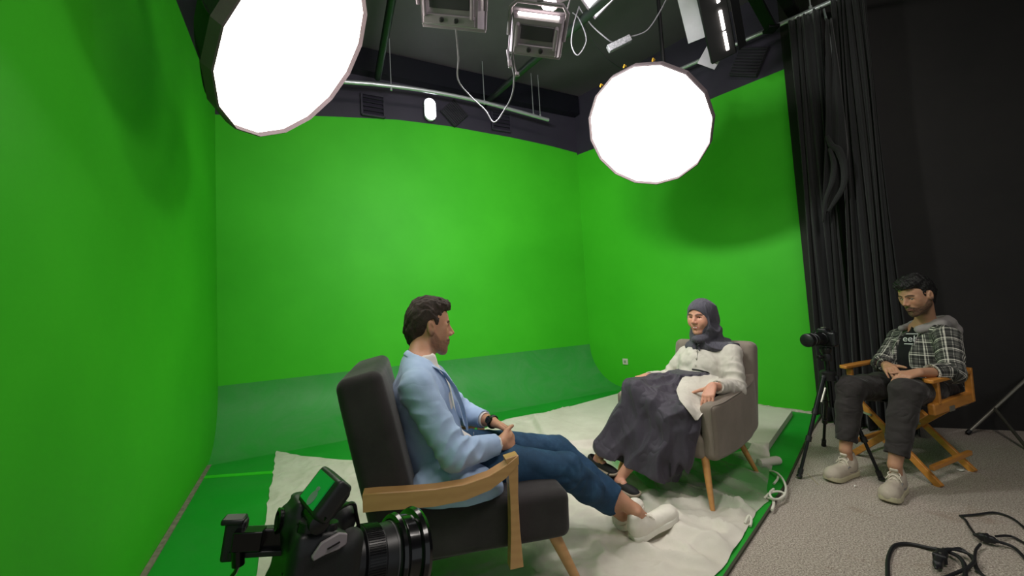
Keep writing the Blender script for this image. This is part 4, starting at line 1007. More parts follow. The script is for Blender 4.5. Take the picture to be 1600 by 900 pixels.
def hand(F, w, d, n, side, curl=(.5, .6, .4), s=1., spread=.06, thumb=(.6, .7, -.25), tcurl=.35, curls=None):
    """w wrist, d along the fingers, n out of the back of the hand; side +1 right, -1 left"""
    d = nrm(d); n = nrm(n-d*np.dot(n, d)); T = np.cross(n, d)*side; w = np.asarray(w, float)
    base = [(.088, .027), (.091, .008), (.086, -.011), (.077, -.029)]; ln = [(.042, .025, .021), (.046, .029, .022), (.042, .027, .021), (.033, .020, .019)]
    for i, (a, b) in enumerate(base):
        kn = w+(d*a+T*b)*s; F.cone(w+d*.008*s+T*b*.55*s, kn, .0155*s, .0112*s, .010*s)
        dd = nrm(d+T*(1.5-i)*spread); p = kn; c = curl if curls is None else curls[i]; r = (.0094, .0094, .009, .008)[i]*s
        ax = dd
        for j in range(3):
            ca = c[j]; nn_ = nrm(n-ax*np.dot(n, ax)) if j == 0 else nn_
            ax2 = ax*math.cos(ca)-nn_*math.sin(ca); nn_ = nn_*math.cos(ca)+ax*math.sin(ca); ax = ax2
            q = p+ax*ln[i][j]*s; F.cone(p, q, r*(1-.08*j), r*(.94-.09*j), .0022*s if j else .006*s); p = q
    F.cone(w+d*.02*s+T*.012*s, w+d*.062*s+T*.020*s, .017*s, .014*s, .014*s)
    td = nrm(d*thumb[0]+T*thumb[1]+n*thumb[2]); p = w+(d*.022+T*.020-n*.004)*s
    q = p+td*.046*s; F.cone(p, q, .0155*s, .0112*s, .012*s); td2 = nrm(td*(1-tcurl)+d*tcurl-n*tcurl*.3); r_ = q+td2*.034*s; F.cone(q, r_, .0112*s, .0098*s, .004*s)
    td3 = nrm(td2*(1-tcurl)+d*tcurl); F.cone(r_, r_+td3*.026*s, .0098*s, .0078*s, .003*s)
def shoe(parent, heel, toe, up, m_up, m_sole, s=1., chunky=1., name='shoe', laces=None, low=False, tall=1.):
    heel, toe = np.asarray(heel, float), np.asarray(toe, float); M = frame(toe-heel, up); L = np.linalg.norm(toe-heel); k = L/.29; tz = np.array([1, 1, tall])
    q = lambda a, b, z: heel+M@np.array([a, b, z*tall])*k
    F = Field(np.minimum(heel, toe)-.15, np.maximum(heel, toe)+.17, .0032)
    if low:
        F.ell(q(.05, 0, .040), np.array([.052, .036, .040])*tz*k, M, .02); F.ell(q(.14, 0, .026), np.array([.11, .034, .026])*tz*k, M, .02); F.ell(q(.225, 0, .020), np.array([.062, .038, .020])*tz*k, M, .02)
        F.ell(q(.085, 0, .066), np.array([.062, .026, .042])*tz*k, M, .006, 's')
    else:
        F.ell(q(.050, 0, .050), np.array([.050, .037, .052])*tz*k, M, .02); F.cone(q(.075, 0, .068), q(.165, 0, .044), .036*k, .032*k, .03)
        F.ell(q(.215, 0, .038), np.array([.074, .046, .038])*tz*k, M, .03); F.ell(q(.245, 0, .032), np.array([.046, .042, .030])*tz*k, M, .03); F.ell(q(.12, 0, .03), np.array([.10, .038, .03])*tz*k, M, .03)
        F.cone(q(.032, 0, .075), q(.042, 0, .112), .034*k, .031*k, .02); F.cone(q(.095, 0, .082), q(.088, 0, .112), .022*k, .018*k, .015)   # collar, tongue
        F.cone(q(.055, 0, .100), q(.055, 0, .16), .020*k, .028*k, .006, 's')
        F.disp(lambda X, Y, Z: .0008*snoise(X, Y, Z, 40, 1))
    root = mk(name, F.mesh(1), m_up, parent)
    F = Field(np.minimum(heel, toe)-.1, np.maximum(heel, toe)+.1, .0032); h = (.012+.014*chunky)*tall
    def fn(X, Y, Z):
        x, y, z = X-heel[0], Y-heel[1], Z-heel[2]; a, b, c = [(x*M[0, i]+y*M[1, i]+z*M[2, i])/k for i in range(3)]
        w = np.interp(a, [0, .015, .04, .08, .13, .20, .245, .275, .29, .30], [.028, .039, .045, .044, .044, .054, .053, .042, .028, .010]).astype(np.float32)
        lift = .018*np.clip((a-.22)/.08, 0, 1)**2+.010*chunky*np.clip((.02-a)/.03, 0, 1)**2
        dz = np.abs(c-h/2-lift)-h/2+.006; db = np.abs(b)-w+.006; da = np.abs(a-.1475)-.1475+.006
        return (np.sqrt(np.maximum(dz, 0)**2+np.maximum(db, 0)**2+np.maximum(da, 0)**2)+np.minimum(np.maximum(np.maximum(dz, db), da), 0)-.006)*k
    F.put(fn, F.lo, F.ax_hi(), 0); sl = mk('sole', F.mesh(1), m_sole, root)
    if laces is not None:
        g = G()
        for i in range(5):
            a = .110+.020*i; z = .093-.0125*i
            g.tube([q(a, -.024, z-.010), q(a+.004, -.012, z+.002), q(a+.010, .012, z+.001), q(a+.014, .024, z-.012)], .0030*k, 7, smooth=3)
            g.tube([q(a, .024, z-.010), q(a+.004, .012, z+.003), q(a+.010, -.012, z+.002), q(a+.014, -.024, z-.012)], .0030*k, 7, smooth=3)
        for sd in (-1, 1): g.tube([q(.108, 0, .097), q(.100, sd*.016, .108), q(.112, sd*.030, .100), q(.122, sd*.020, .090), q(.11, 0, .098)], .0028*k, 7, smooth=4); g.tube([q(.108, 0, .097), q(.120, sd*.02, .096), q(.135, sd*.038, .075)], .0028*k, 7, smooth=4)
        mk('laces', g, laces, root)
    return root, q
def onto(objs, u, v, off=.003, default=2.4):
    """the place on the cloth seen at (u, v), lifted a little off it"""
    best = None; d = nrm(ray(u, v))
    for bv in objs:
        h = bv.ray_cast(Vector(CAMP), Vector(d), 6)
        if h[0] is not None and (best is None or h[3] < best[1]): best = (np.array(h[0])+np.array(h[1])*off*(1 if np.dot(h[1], d) < 0 else -1), h[3])
    return best[0] if best else P(u, v, default)
def bvh_of(o): return BVHTree.FromPolygons([tuple(v.co) for v in o.data.vertices], [tuple(p.vertices) for p in o.data.polygons])
def limb(F, pts, rs, k=.012, disp=None, flat=None):
    for i in range(len(pts)-1): F.cone(pts[i], pts[i+1], rs[i], rs[i+1], k, disp=disp, flat=flat)
def cloth(name, F, m, parent, relax=2, tint=None, **kw):
    V, Q = F.mesh(relax); return mk(name, (V, Q), m, parent, tint=tint(V) if tint else None, **kw)
def hair_mat(name, a, b, rough=.42):
    t = NT(name); co = t.coord((1, 1, 1)); w = t.noise(90, 5, co, .75, 2.0); t.l(t.ramp(w, [(.35, lin(a)), (.75, lin(b))]), t.b.inputs['Base Color'])
    t.b.inputs['Roughness'].default_value = rough; t.b.inputs['Specular IOR Level'].default_value = .45; t.bump(t.noise(260, 4, co, .7, 1.5), .8, .003); return t.m

# ---------------------------------------------------------------- man in the light blue jacket
def man_blue():
    q = CH; f, l = CH.f, CH.l
    t = thing('person', 'man with short dark hair in light blue jacket and jeans, seated in dark armchair', 'person', q(-.1, 0, 0))
    nb = q(-.265, 0, .905); hd = Head(P(672, 512, 1.84), (.93, .36, -.05), (-.03, 0, 1), (.92, .95, 1.07))
    shR, shL = q(-.285, -.175, .825), q(-.27, .175, .83); elR, elL = q(-.16, -.255, .585), q(-.05, .245, .60); wrR, wrL = q(.045, -.135, .562), q(.055, .075, .592)
    hiR, hiL = q(-.15, -.09, .49), q(-.15, .09, .49); knR, knL = q(.335, -.105, .395), q(.37, .095, .405); anR, anL = q(.665, .035, .085), q(.685, -.055, .135)
    F = Field((-.72, 1.38, -.01), (.86, 2.24, 1.24), .0034)
    # trunk
    F.ell(q(-.16, 0, .50), (.12, .16, .10), CH.M, .03); F.ell(q(-.235, 0, .62), (.10, .135, .13), CH.M, .05); F.ell(q(-.26, 0, .75), (.105, .15, .14), CH.M, .05)
    limb(F, [shR, q(-.27, 0, .86), shL], [.05, .06, .05], .04); limb(F, [nb-upz*.03, hd.p(-.025, 0, -.075)], [.056, .048], .03)
    F.cone(q(-.28, 0, .87), hd.p(-.035, 0, -.05), .058, .047, .03)
    limb(F, [shR, elR, wrR], [.047, .036, .025], .02); limb(F, [shL, elL, wrL], [.047, .036, .025], .02)
    limb(F, [hiR, knR, knR+(anR-knR)*.35, anR], [.078, .054, .052, .031], .03); limb(F, [hiL, knL, knL+(anL-knL)*.35, anL], [.078, .054, .052, .031], .03)
    F.cone(anR, q(.74, .10, .035), .029, .022, .02); F.cone(anL, q(.775, -.058, .058), .029, .020, .02); F.cone(anL, q(.70, -.065, .06), .030, .026, .01)
    for a, s_ in ((anL, -1), (anR, -1)): F.ell(a+l*s_*.026+upz*.004, .014, k=.012)
    hd.build(F, smile=.8, jaw=1.04)
    hand(F, wrR, q(.165, -.035, .532)-wrR, nrm(upz*.35-l*.8+f*.25), 1, (.75, .9, .5), .93, .02, (.75, .55, .1), .4)
    hand(F, wrL, q(.165, -.02, .545)-wrL, nrm(upz*.85+f*.45+l*.1), -1, (.55, .85, .6), .93, .05, (.7, .6, .05), .45)
    V, Q = F.mesh(1)
    T = hd.tint(V, 'c08d72', 'a86258', '1d1412', '3a2a26')
    loc = hd.loc(V); m = (loc[:, 0] < -.015) & (loc[:, 2] < .0) & (loc[:, 2] > -.075) & (np.abs(loc).max(1) < .13)
    body = mk('body', (V, Q), M_SKIN, t, tint=T)
    hd.eyes(t, (1, .15, -.05))
    # hair
    Hf = Field(hd.c-.17, hd.c+.17, .0019)
    st = lambda X, Y, Z: .0034*np.sin(150*((X-hd.c[0])*hd.M[0, 1]+(Y-hd.c[1])*hd.M[1, 1])+60*(Z-hd.c[2])+2.2*snoise(X, Y, Z, 30, 1))+.0026*snoise(X, Y, Z, 55, 2)+.0016*np.sin(420*((X-hd.c[0])*hd.M[0, 1]+(Y-hd.c[1])*hd.M[1, 1])+90*(Z-hd.c[2])+3*snoise(X, Y, Z, 34, 3))
    Hf.ell(hd.p(-.020, 0, .038), np.array([.104, .083, .094])*hd.S, hd.M, .01, disp=lambda X, Y, Z: .4*st(X, Y, Z))
    Hf.ell(hd.p(.005, 0, .088), np.array([.088, .066, .045])*hd.S, hd.M, .03, disp=st)
    Hf.ell(hd.p(.058, 0, .092), np.array([.036, .052, .028])*hd.S, hd.M, .02, disp=st)
    Hf.cone(hd.p(.076, -.02, .094), hd.p(.084, -.030, .070), .012, .006, .012, disp=st)
    limb(Hf, [hd.p(-.085, 0, -.01), hd.p(-.062, 0, -.068)], [.040, .034], .03, disp=st)
    # face and neck cleared
    def face(X, Y, Z):
        x, y, z = X-hd.c[0], Y-hd.c[1], Z-hd.c[2]; a, b, c = [(x*hd.M[0, i]+y*hd.M[1, i]+z*hd.M[2, i])/hd.S[i] for i in range(3)]
        lo_ = np.interp(a, [-.12, -.075, -.045, -.028, -.012, .006, .014, .026, .036, .052, .062, .1], [-.088, -.082, -.050, .012, .034, .036, .012, .008, .044, .056, .070, .074]).astype(np.float32)
        return c-lo_+.0015*snoise(X, Y, Z, 120, 1)
    sl, (X, Y, Z) = Hf.reg(Hf.lo, Hf.ax_hi(), 0); fc = face(X, Y, Z).astype(np.float32); k_ = .006; a_ = Hf.a[sl]; hh = np.maximum(k_-np.abs(a_+fc), 0)/k_; Hf.a[sl] = np.maximum(a_, -fc)+hh*hh*k_*.25
    cloth('hair', Hf, hair_mat('brown_hair', '1c130f', '49352a', .65), t, 1)
    # white shirt in the jacket opening
    M_SH = fabric_mat('white_shirt_cotton', 'd8cfcc', 'e6dfda', sheen=.1); M_JK = fabric_mat('light_blue_suiting', '9db3d6', 'adc2e2', sheen=.15, bs=900, bump=.15, wr=((5, 5, 8), .016)); M_JN = None
    F = Field((-.65, 1.5, .40), (.10, 2.15, 1.0), .0042)
    F.ell(q(-.235, 0, .62), (.118, .15, .15), CH.M, .05); F.ell(q(-.255, 0, .755), (.118, .165, .15), CH.M, .05); F.ell(q(-.16, 0, .50), (.125, .165, .10), CH.M, .05)
    F.cone(q(-.275, 0, .85), nb+f*.01+upz*.0, .072, .064, .03); F.disp(lambda X, Y, Z: .002*snoise(X, Y, Z, 22, 1))
    F.cone(nb+upz*.03+f*.01, nb+f*.085-upz*.13, .050, .012, .01, 's'); F.cut(nb+upz*.03, (-.45, -.12, 1)); cloth('shirt', F, M_SH, t)
    # jacket
    F = Field((-.72, 1.38, .32), (.12, 2.24, 1.02), .0042)
    eF = folds(elR+upz*.02, elR-shR+f*.12, .034, .0075, .12, 1); eF2 = folds(shR-upz*.06, upz+l*.4, .040, .006, .10, 2); eF3 = folds(elL, elL-shL+f*.12, .034, .006, .12, 3); eF4 = folds(q(-.14, -.16, .50), upz+f*.5, .05, .006, .16, 2)
    nz = lambda X, Y, Z: .0028*snoise(X, Y, Z, 11, 2)+.0012*snoise(X, Y, Z, 26, 1)
    D = addf(eF, eF2, eF3, eF4, nz)
    F.ell(q(-.235, 0, .605), (.135, .175, .17), CH.M, .05, disp=D); F.ell(q(-.265, 0, .765), (.125, .180, .145), CH.M, .05, disp=D); F.ell(q(-.18, 0, .475), (.155, .195, .115), CH.M, .05, disp=D)
    F.ell(q(-.12, -.06, .44), (.16, .14, .085), CH.M, .04, disp=D); F.ell(q(-.17, -.185, .44), (.165, .05, .10), CH.M, .04, disp=D); F.ell(q(-.17, -.225, .435), (.165, .055, .085), CH.M, .04, disp=D); F.ell(q(-.075, -.225, .42), (.10, .045, .06), CH.M, .04, disp=D); F.ell(q(-.10, .06, .45), (.15, .14, .085), CH.M, .04, disp=D)
    limb(F, [shR-l*.005, q(-.28, 0, .895), shL+l*.005], [.064, .058, .064], .045, disp=D)
    cuR, cuL = wrR+(elR-wrR)*.08, wrL+(elL-wrL)*.22
    for fr, to, ra, rb in ((shR, elR, .072, .060), (elR, cuR, .060, .043), (shL, elL, .068, .056), (elL, cuL, .056, .042)): F.cone(fr, to, ra, rb, .018, disp=D)
    # cuffs end flat
    for w_, e_ in ((cuR, elR), (cuL, elL)): d_ = nrm(w_-e_); F.cone(w_+d_*.020, w_+d_*.06, .052, .052, .002, 's')
    # neck hole and open front
    F.cone(nb+f*.015-upz*.03, nb+upz*.15+f*.03, .058, .075, .006, 's')
    def vee(X, Y, Z):
        x, y, z = X-q(0, 0, 0)[0], Y-q(0, 0, 0)[1], Z; a = x*f[0]+y*f[1]; b = x*l[0]+y*l[1]
        w_ = np.interp(Z, [.40, .50, .60, .72, .90], [.085, .040, .034, .052, .052]).astype(np.float32); return np.maximum(np.abs(b+.005)-w_, -(a+.235))
    F.put(vee, q(-.3, -.12, .38)-.1, q(.1, .12, .98)+.1, .004, 's')
    jk = cloth('jacket', F, M_JK, t)
    # collar + lapels following the opening
    for sd in (-1, 1):
        A = []
        for i, (a, b, z, w_) in enumerate(((-.322, .0, .962, .022), (-.312, .036, .958, .022), (-.282, .060, .938, .026), (-.235, .068, .905, .032), (-.190, .064, .865, .040), (-.150, .058, .80, .050), (-.120, .047, .72, .044), (-.100, .038, .64, .022), (-.092, .036, .60, .006))):
            c = q(a, sd*b, z); o = nrm(f*(.35 if i > 2 else -.45)+l*sd*((1, 1, 1)[min(i, 2)] if i else .0)-upz*(0 if i > 3 else (.5 if i == 3 else 1.5))); A.append([c+f*.008, c+o*w_*.5+f*(.018 if i > 2 else -.004), c+o*w_+f*(.010 if i > 2 else -.006)])
        B = [];
        for k in range(len(A)-1):
            for w_ in range(4): B.append([A[k][j]*(1-w_/4)+A[k+1][j]*w_/4 for j in range(3)])
        B.append(A[-1]); g = G(); g.grid(B); mk('lapel', g, M_JK, jk, solid=.004, subd=1)
    for a, b, z in ((-.075, -.042, .585), (-.06, -.045, .52)): mk('button', G().lathe([(0, .0075), (.003, .0075), (.003, .004)], q(a+.02, b, z), f, 14), mat('blue_grey_button', '5c6a80', .4), jk)
    d_ = nrm(cuR-elR)
    for i in range(3): mk('cuff_button', G().lathe([(0, .0055), (.003, .005)], elR+(cuR-elR)*(.86-.06*i)-l*.043+upz*-.006, -l, 12), mat('pale_button', '8d97a8', .4), jk)
    for w_, e_ in ((cuR, elR), (cuL, elL)):
        F = Field(w_-.1, w_+.1, .0035); d_ = nrm(w_-e_); F.cone(w_-d_*.01, w_+d_*.030, .035, .034, .002)
        F.cone(w_+d_*.034, w_+d_*.09, .05, .05, .001, 's'); cloth('shirt_cuff', F, M_SH, t, 1)
    # watch on the left wrist
    d_ = nrm(wrL-elL); c = wrL+d_*.0; u_ = nrm(upz-d_*d_[2]); x_ = np.cross(d_, u_)
    wt = mk('watch', G().tube([c+(u_*math.cos(a)+x_*math.sin(a))*.0285 for a in np.linspace(0, 2*math.pi, 25)[:-1]], .010, 8, closed=True, flat=.35), mat('black_rubber_strap', '121214', .5), t)
    fdir = nrm(u_*.55-x_*.9*np.sign(np.dot(x_, l))); mk('watch_face', G().lathe([(.024, .018), (.034, .018), (.036, .015), (.036, 0)], c, fdir, 4 if False else 20), mat('black_watch_glass', '08080a', .1), wt)
    # jeans
    t_ = NT('blue_denim'); co = t_.coord(); c_ = t_.ramp(t_.noise(9, 5, co, .65), [(.3, lin('162a3e')), (.52, lin('203a54')), (.75, lin('365673'))]); g_ = t_.noise(700, 2, co)
    t_.l(t_.mix(c_, lin('4f7296'), t_.math('MULTIPLY', g_, .22)), t_.b.inputs['Base Color']); t_.b.inputs['Roughness'].default_value = .8; t_.b.inputs['Specular IOR Level'].default_value = .2; t_.bump(g_, .3, .0008)
    F = Field((-.45, 1.45, .02), (.72, 2.15, .66), .0042)
    D = addf(folds(knR-upz*.03, nrm(anR-knR), .030, .006, .09, 1), folds(knL-upz*.03, nrm(anL-knL), .030, .006, .09, 2), folds(anR, anR-knR, .026, .006, .10, 3), folds(anL, anL-knL, .026, .007, .10, 1), folds(hiR+f*.07, f+upz*.6, .036, .007, .13, 2), folds(hiL+f*.10, f+upz*.6, .036, .007, .13, 3), lambda X, Y, Z: .0024*snoise(X, Y, Z, 16, 1)-.0035*np.abs(np.sin(1.8*snoise(X, Y, Z, 8, 2)+26*Z+14*X)))
    F.ell(q(-.16, 0, .485), (.135, .172, .105), CH.M, .03)
    for h_, k_, a_, e in ((hiR, knR, anR, .86), (hiL, knL, anL, .82)):
        limb(F, [h_, h_+(k_-h_)*.5+upz*.006, k_], [.092, .080, .070], .02, disp=D); ce_ = k_+(a_-k_)*e; limb(F, [k_, k_+(a_-k_)*.35-upz*.004, ce_], [.070, .062, .044], .02, disp=D)
        d_ = nrm(a_-k_); F.cone(ce_+d_*.012, ce_+d_*.07, .060, .060, .003, 's')
    F.cut(q(0, 0, .60), (0, 0, 1)); jn = cloth('jeans', F, t_.m, t)
    M_WS = mat('white_shoe_leather', 'ded6cb', .5, bump=.15, bs=300); M_WSO = mat('white_shoe_sole', 'e2dcd2', .55)
    fd = nrm(q(.90, -.035, 0)-q(.69, -.06, 0)); hl = q(.655, -.068, .004)
    shoe(t, hl, hl+fd*.262+upz*.058, nrm(upz-fd*.22), M_WS, M_WSO, chunky=1.5, laces=M_WS)
    fd = nrm(q(.87, .20, 0)-q(.66, .05, 0)); hl = q(.64, .030, .004)
    shoe(t, hl, hl+fd*.26+upz*.006, nrm(upz*1.0+l*.25), M_WS, M_WSO, chunky=1.5, laces=M_WS)
man_blue()
# ---------------------------------------------------------------- woman in the grey headscarf
def woman():
    q = WC; f, l = WC.f, WC.l
    t = thing('person', 'woman in grey headscarf, white blouse and long dark grey skirt seated in taupe armchair', 'person', q(.1, 0, 0))
    hd = Head(P(1096, 496, 2.72), (-.82, -.56, -.02), (.04, 0, 1), (.93, 1.0, .97))
    N = P(1107, 536, 2.75)
    shR, shL = P(1073, 556, 2.86), P(1141, 552, 2.62); elR, elL = P(1042, 592, 2.93), P(1149, 607, 2.50)
    wrR, wrL = P(1009, 588, 2.72), P(1113, 603, 2.33)
    hiR, hiL = q(-.14, -.09, .49), q(-.14, .09, .49); knR, knL = P(992, 612, 2.50), P(1040, 655, 2.36); anR, anL = P(934, 717, 2.54), P(967, 749, 2.41)
    F = Field((.38, 1.98, .0), (1.72, 3.12, 1.20), .0036)
    bm_ = (shR+shL)/2
    F.ell(q(-.20, 0, .52), (.12, .16, .10), WC.M, .03); F.ell(bm_-upz*.10+f*.02, (.095, .13, .13), WC.M, .05); F.ell(bm_*.5+q(-.2, 0, .56)*.5, (.095, .125, .14), WC.M, .05)
    limb(F, [shR, N-upz*.03, shL], [.042, .055, .042], .04); F.cone(N-upz*.05, hd.p(-.02, 0, -.06), .048, .044, .03)
    limb(F, [shR, elR, wrR], [.040, .032, .022], .02); limb(F, [shL, elL, wrL], [.040, .032, .022], .02)
    limb(F, [hiR, knR, anR], [.075, .05, .027], .03); limb(F, [hiL, knL, anL], [.075, .05, .027], .03)
    hlR, hlL = P(922, 724, 2.56), P(951, 755, 2.43); tR, tL = nrm(P(961, 742, 2.43)-hlR), nrm(P(993, 774, 2.31)-hlL)
    F.cone(anR-upz*.02, hlR+upz*.035+tR*.10, .026, .022, .02); F.cone(anL-upz*.02, hlL+upz*.035+tL*.10, .026, .022, .02)
    hd.build(F, female=True, smile=1.0, jaw=.9, lid=0)
    hand(F, wrR, P(975, 596, 2.58)-wrR, nrm(upz+f*.2), 1, (.25, .35, .25), .88, .08, (.75, .6, -.1), .3)
    hand(F, wrL, nrm(f*.75-upz*.55), nrm(upz*.8+f*.6), -1, (.45, .30, .2), .90, .07, (.35, .95, -.1), .1)
    V, Q = F.mesh(1); T = hd.tint(V, 'cc937c', '9c3f3f', '2c1c16', teeth=True)
    body_ = mk('body', (V, Q), M_SKIN, t, tint=T); hd.eyes(t, (1, .1, 0), '20120c')
    # ring on the left hand
    d_ = nrm(f*.75-upz*.55)
    # headscarf
    M_HJ = fabric_mat('grey_scarf_cloth', '47454e', '5a5761', sheen=.1, bs=700, bump=.2, wr=((46, 46, 9), .012))
    Hf = Field((.98, 2.42, .66), (1.60, 3.08, 1.24), .0032)
    def fl(X, Y, Z):
        a = np.arctan2((X-hd.c[0])*hd.M[0, 1]+(Y-hd.c[1])*hd.M[1, 1], (X-hd.c[0])*hd.M[0, 0]+(Y-hd.c[1])*hd.M[1, 0]-.08); w = np.clip((hd.c[2]+.06-Z)/.10, 0, 1)
        return -.0085*(w+.30)*(1-2*np.abs(np.sin(3.1*a+16*(Z-hd.c[2])+.9*snoise(X, Y, Z, 10, 1))))+.0012*snoise(X, Y, Z, 24, 2)
    Hf.ell(hd.p(-.022, 0, .026), np.array([.110, .092, .106])*hd.S, hd.M, .02, disp=fl); Hf.ell(hd.p(.004, 0, .046), np.array([.096, .078, .082])*hd.S, hd.M, .02, disp=lambda X, Y, Z: .3*fl(X, Y, Z)); Hf.ell(hd.p(-.040, 0, -.035), np.array([.095, .086, .10])*hd.S, hd.M, .04, disp=fl)
    Hf.ell(hd.p(.012, 0, -.075), np.array([.066, .074, .055])*hd.S, hd.M, .03, disp=fl)
    limb(Hf, [hd.p(-.03, 0, -.07), N-upz*.01+f*.01], [.075, .078], .04, disp=fl)
    Hf.ell(N-upz*.018+f*.035, (.105, .130, .045), WC.M, .035, disp=fl); Hf.ell(N-upz*.006-f*.02+l*.05, (.09, .135, .034), WC.M, .03, disp=fl); Hf.ell(hd.p(-.045, 0, -.09), np.array([.075, .085, .075]), hd.M, .04, disp=fl)
    Hf.ell(N-upz*.018+f*.080, (.05, .075, .022), WC.M, .03, disp=fl)
    # face opening: an oval tube looking forwards
    def op(X, Y, Z):
        x, y, z = X-hd.c[0], Y-hd.c[1], Z-hd.c[2]; a, b, c = [(x*hd.M[0, i]+y*hd.M[1, i]+z*hd.M[2, i])/hd.S[i] for i in range(3)]
        c2 = c+.020; e = np.sqrt((b/(.062-.12*np.clip(-c2-.02, 0, .1)))**2+(c2/.080)**2)-1; return np.maximum(e*.055, .010-a)
    Hf.put(op, hd.c-.13, hd.c+.13, .006, 's')
    limb(Hf, [hd.p(-.015, .066, -.062), hd.p(.012, .050, -.108), hd.p(.034, 0, -.132), hd.p(.012, -.050, -.108), hd.p(-.015, -.066, -.062)], [.018, .022, .022, .022, .018], .018, disp=lambda X, Y, Z: .5*fl(X, Y, Z))
    limb(Hf, [hd.p(-.01, .062, -.12), hd.p(.040, 0, -.162), hd.p(-.01, -.062, -.12)], [.026, .028, .026], .02, disp=fl)
    Hf.ell(hd.p(.022, 0, -.155), np.array([.048, .058, .042]), hd.M, .02, disp=fl); Hf.ell(N+f*.075-upz*.008, (.05, .07, .03), WC.M, .03, disp=fl)
    Hf.ell(P(1093, 530, 2.675), (.05, .05, .030), None, .02); Hf.ell(hd.p(.008, 0, -.140), np.array([.052, .060, .034]), hd.M, .02)
    hj = cloth('headscarf', Hf, M_HJ, t, 2)
    # blouse
    M_BL = fabric_mat('white_blouse_cotton', 'b9b2a8', 'cac3b9', sheen=.1, bs=700, bump=.2, wr=((17, 17, 7), .013))
    F = Field((.60, 2.1, .40), (1.75, 3.2, .98), .0042); mid_ = bm_*.5+q(-.2, 0, .56)*.5
    D = addf(folds(elR, elR-shR, .034, .006, .12, 1), folds(elL+upz*.02, elL-shL+f*.1, .034, .0075, .13, 2), folds(q(-.08, 0, .60), upz+f*.5+l*.3, .045, .005, .18, 3), lambda X, Y, Z: .0040*snoise(X, Y, Z, 15, 2)-.0030*np.abs(np.sin(2.0*snoise(X, Y, Z, 9, 3)+30*Z))+.0012*snoise(X, Y, Z, 34, 1))
    F.ell(bm_-upz*.10+f*.025, (.118, .158, .145), WC.M, .05, disp=D); F.ell(mid_, (.118, .150, .15), WC.M, .05, disp=D); F.ell(q(-.19, 0, .535), (.14, .185, .095), WC.M, .04, disp=D)
    F.ell(q(-.09, .01, .50), (.13, .14, .065), WC.M, .04, disp=D)
    limb(F, [shR, N-upz*.035, shL], [.058, .055, .060], .05, disp=D)
    cuR, cuL = wrR+(elR-wrR)*.10, wrL+(elL-wrL)*.16
    for a, b, ra, rb in ((shR, elR, .060, .056), (elR, cuR, .056, .036), (shL, elL, .064, .060), (elL, cuL, .060, .038)): F.cone(a, b, ra, rb, .02, disp=D)
    for w_, e_ in ((cuR, elR), (cuL, elL)): d_ = nrm(w_-e_); F.cone(w_-d_*.012, w_+d_*.02, .034, .033, .004); F.cone(w_+d_*.028, w_+d_*.08, .052, .052, .002, 's')
    F.cone(N+upz*.01, N+upz*.12, .06, .07, .005, 's'); bl_ = cloth('blouse', F, M_BL, t)
    # shirt tail laid over the lap, pointed; cord, microphone, buttons
    def drape_tail():
        px = [((1064, 590), (1122, 588)), ((1060, 600), (1123, 604)), ((1056, 612), (1114, 618)), ((1064, 630), (1103, 632)), ((1076, 645), (1095, 646)), ((1084, 656), (1088, 656))]
        A = [[onto(on, ua*(1-i/14)+ub*i/14, va*(1-i/14)+vb*i/14, .018) for i in range(15)] for (ua, va), (ub, vb) in px]; B = []
        for k in range(len(A)-1):
            for w in range(4): B.append([A[k][i]*(1-w/4)+A[k+1][i]*w/4 for i in range(15)])
        B.append(A[-1]); B = np.array(B)
        for _ in range(8): B[1:-1, 1:-1] = (B[:-2, 1:-1]+B[2:, 1:-1]+B[1:-1, :-2]+B[1:-1, 2:])/4
        for i in range(B.shape[0]):
            for j in range(B.shape[1]):
                v = B[i, j]-CAMP; L_ = np.linalg.norm(v); v = v/L_; hs = [x_[3] for x_ in (b_.ray_cast(Vector(CAMP), Vector(v), 6) for b_ in on) if x_[0] is not None]
                if hs and L_ > min(hs)-.008: B[i, j] = CAMP+v*(min(hs)-.010)
        g = G(); g.grid(B); mk('shirt_tail', g, M_BL, bl_, solid=.004, subd=1)
        c = [onto(on, u, v, .004) for u, v in ((1082, 577), (1090, 578), (1098, 580), (1106, 583), (1114, 589), (1121, 596))]
        mk('waist_cord', G().tube(c, .0042, 8, smooth=5), M_BLK, bl_)
        mc = onto(on2, 1091, 540, .004)
        mk('lapel_microphone', G().tube([onto(on2, 1088, 537, .003), mc, onto(on2, 1095, 536, .003)], [.003, .0050, .0022], 8, smooth=4).tube([mc, onto(on2, 1090, 552, .003), onto(on2, 1089, 563, .003)], .0016, 6), M_BLK, t)
        for k in range(3): mk('button', G().lathe([(0, .0055), (.003, .005)], onto(on, 1089-k, 549+11*k, .002), -ray(1089, 560), 12), mat('shell_button', 'b9b2a6', .3), bl_)
        wr = onto([bvh_of(body_)], 1094, 617, .0); mk('finger_ring', G().tube([wr+np.array([.0085*math.cos(a), .0085*math.sin(a)*.4, .0085*math.sin(a)*.2]) for a in np.linspace(0, 6.28, 14)[:-1]], .0014, 6, closed=True), mat('gold_ring', 'b08a3e', .25, 1), t)
    # skirt
    M_SK = fabric_mat('dark_grey_skirt_cloth', '3b3740', '48434d', sheen=.1, bs=600, bump=.15, rough=.6, wr=((14, 14, 6), .030))
    F = Field((.30, 1.95, .05), (1.60, 3.05, .74), .0048)
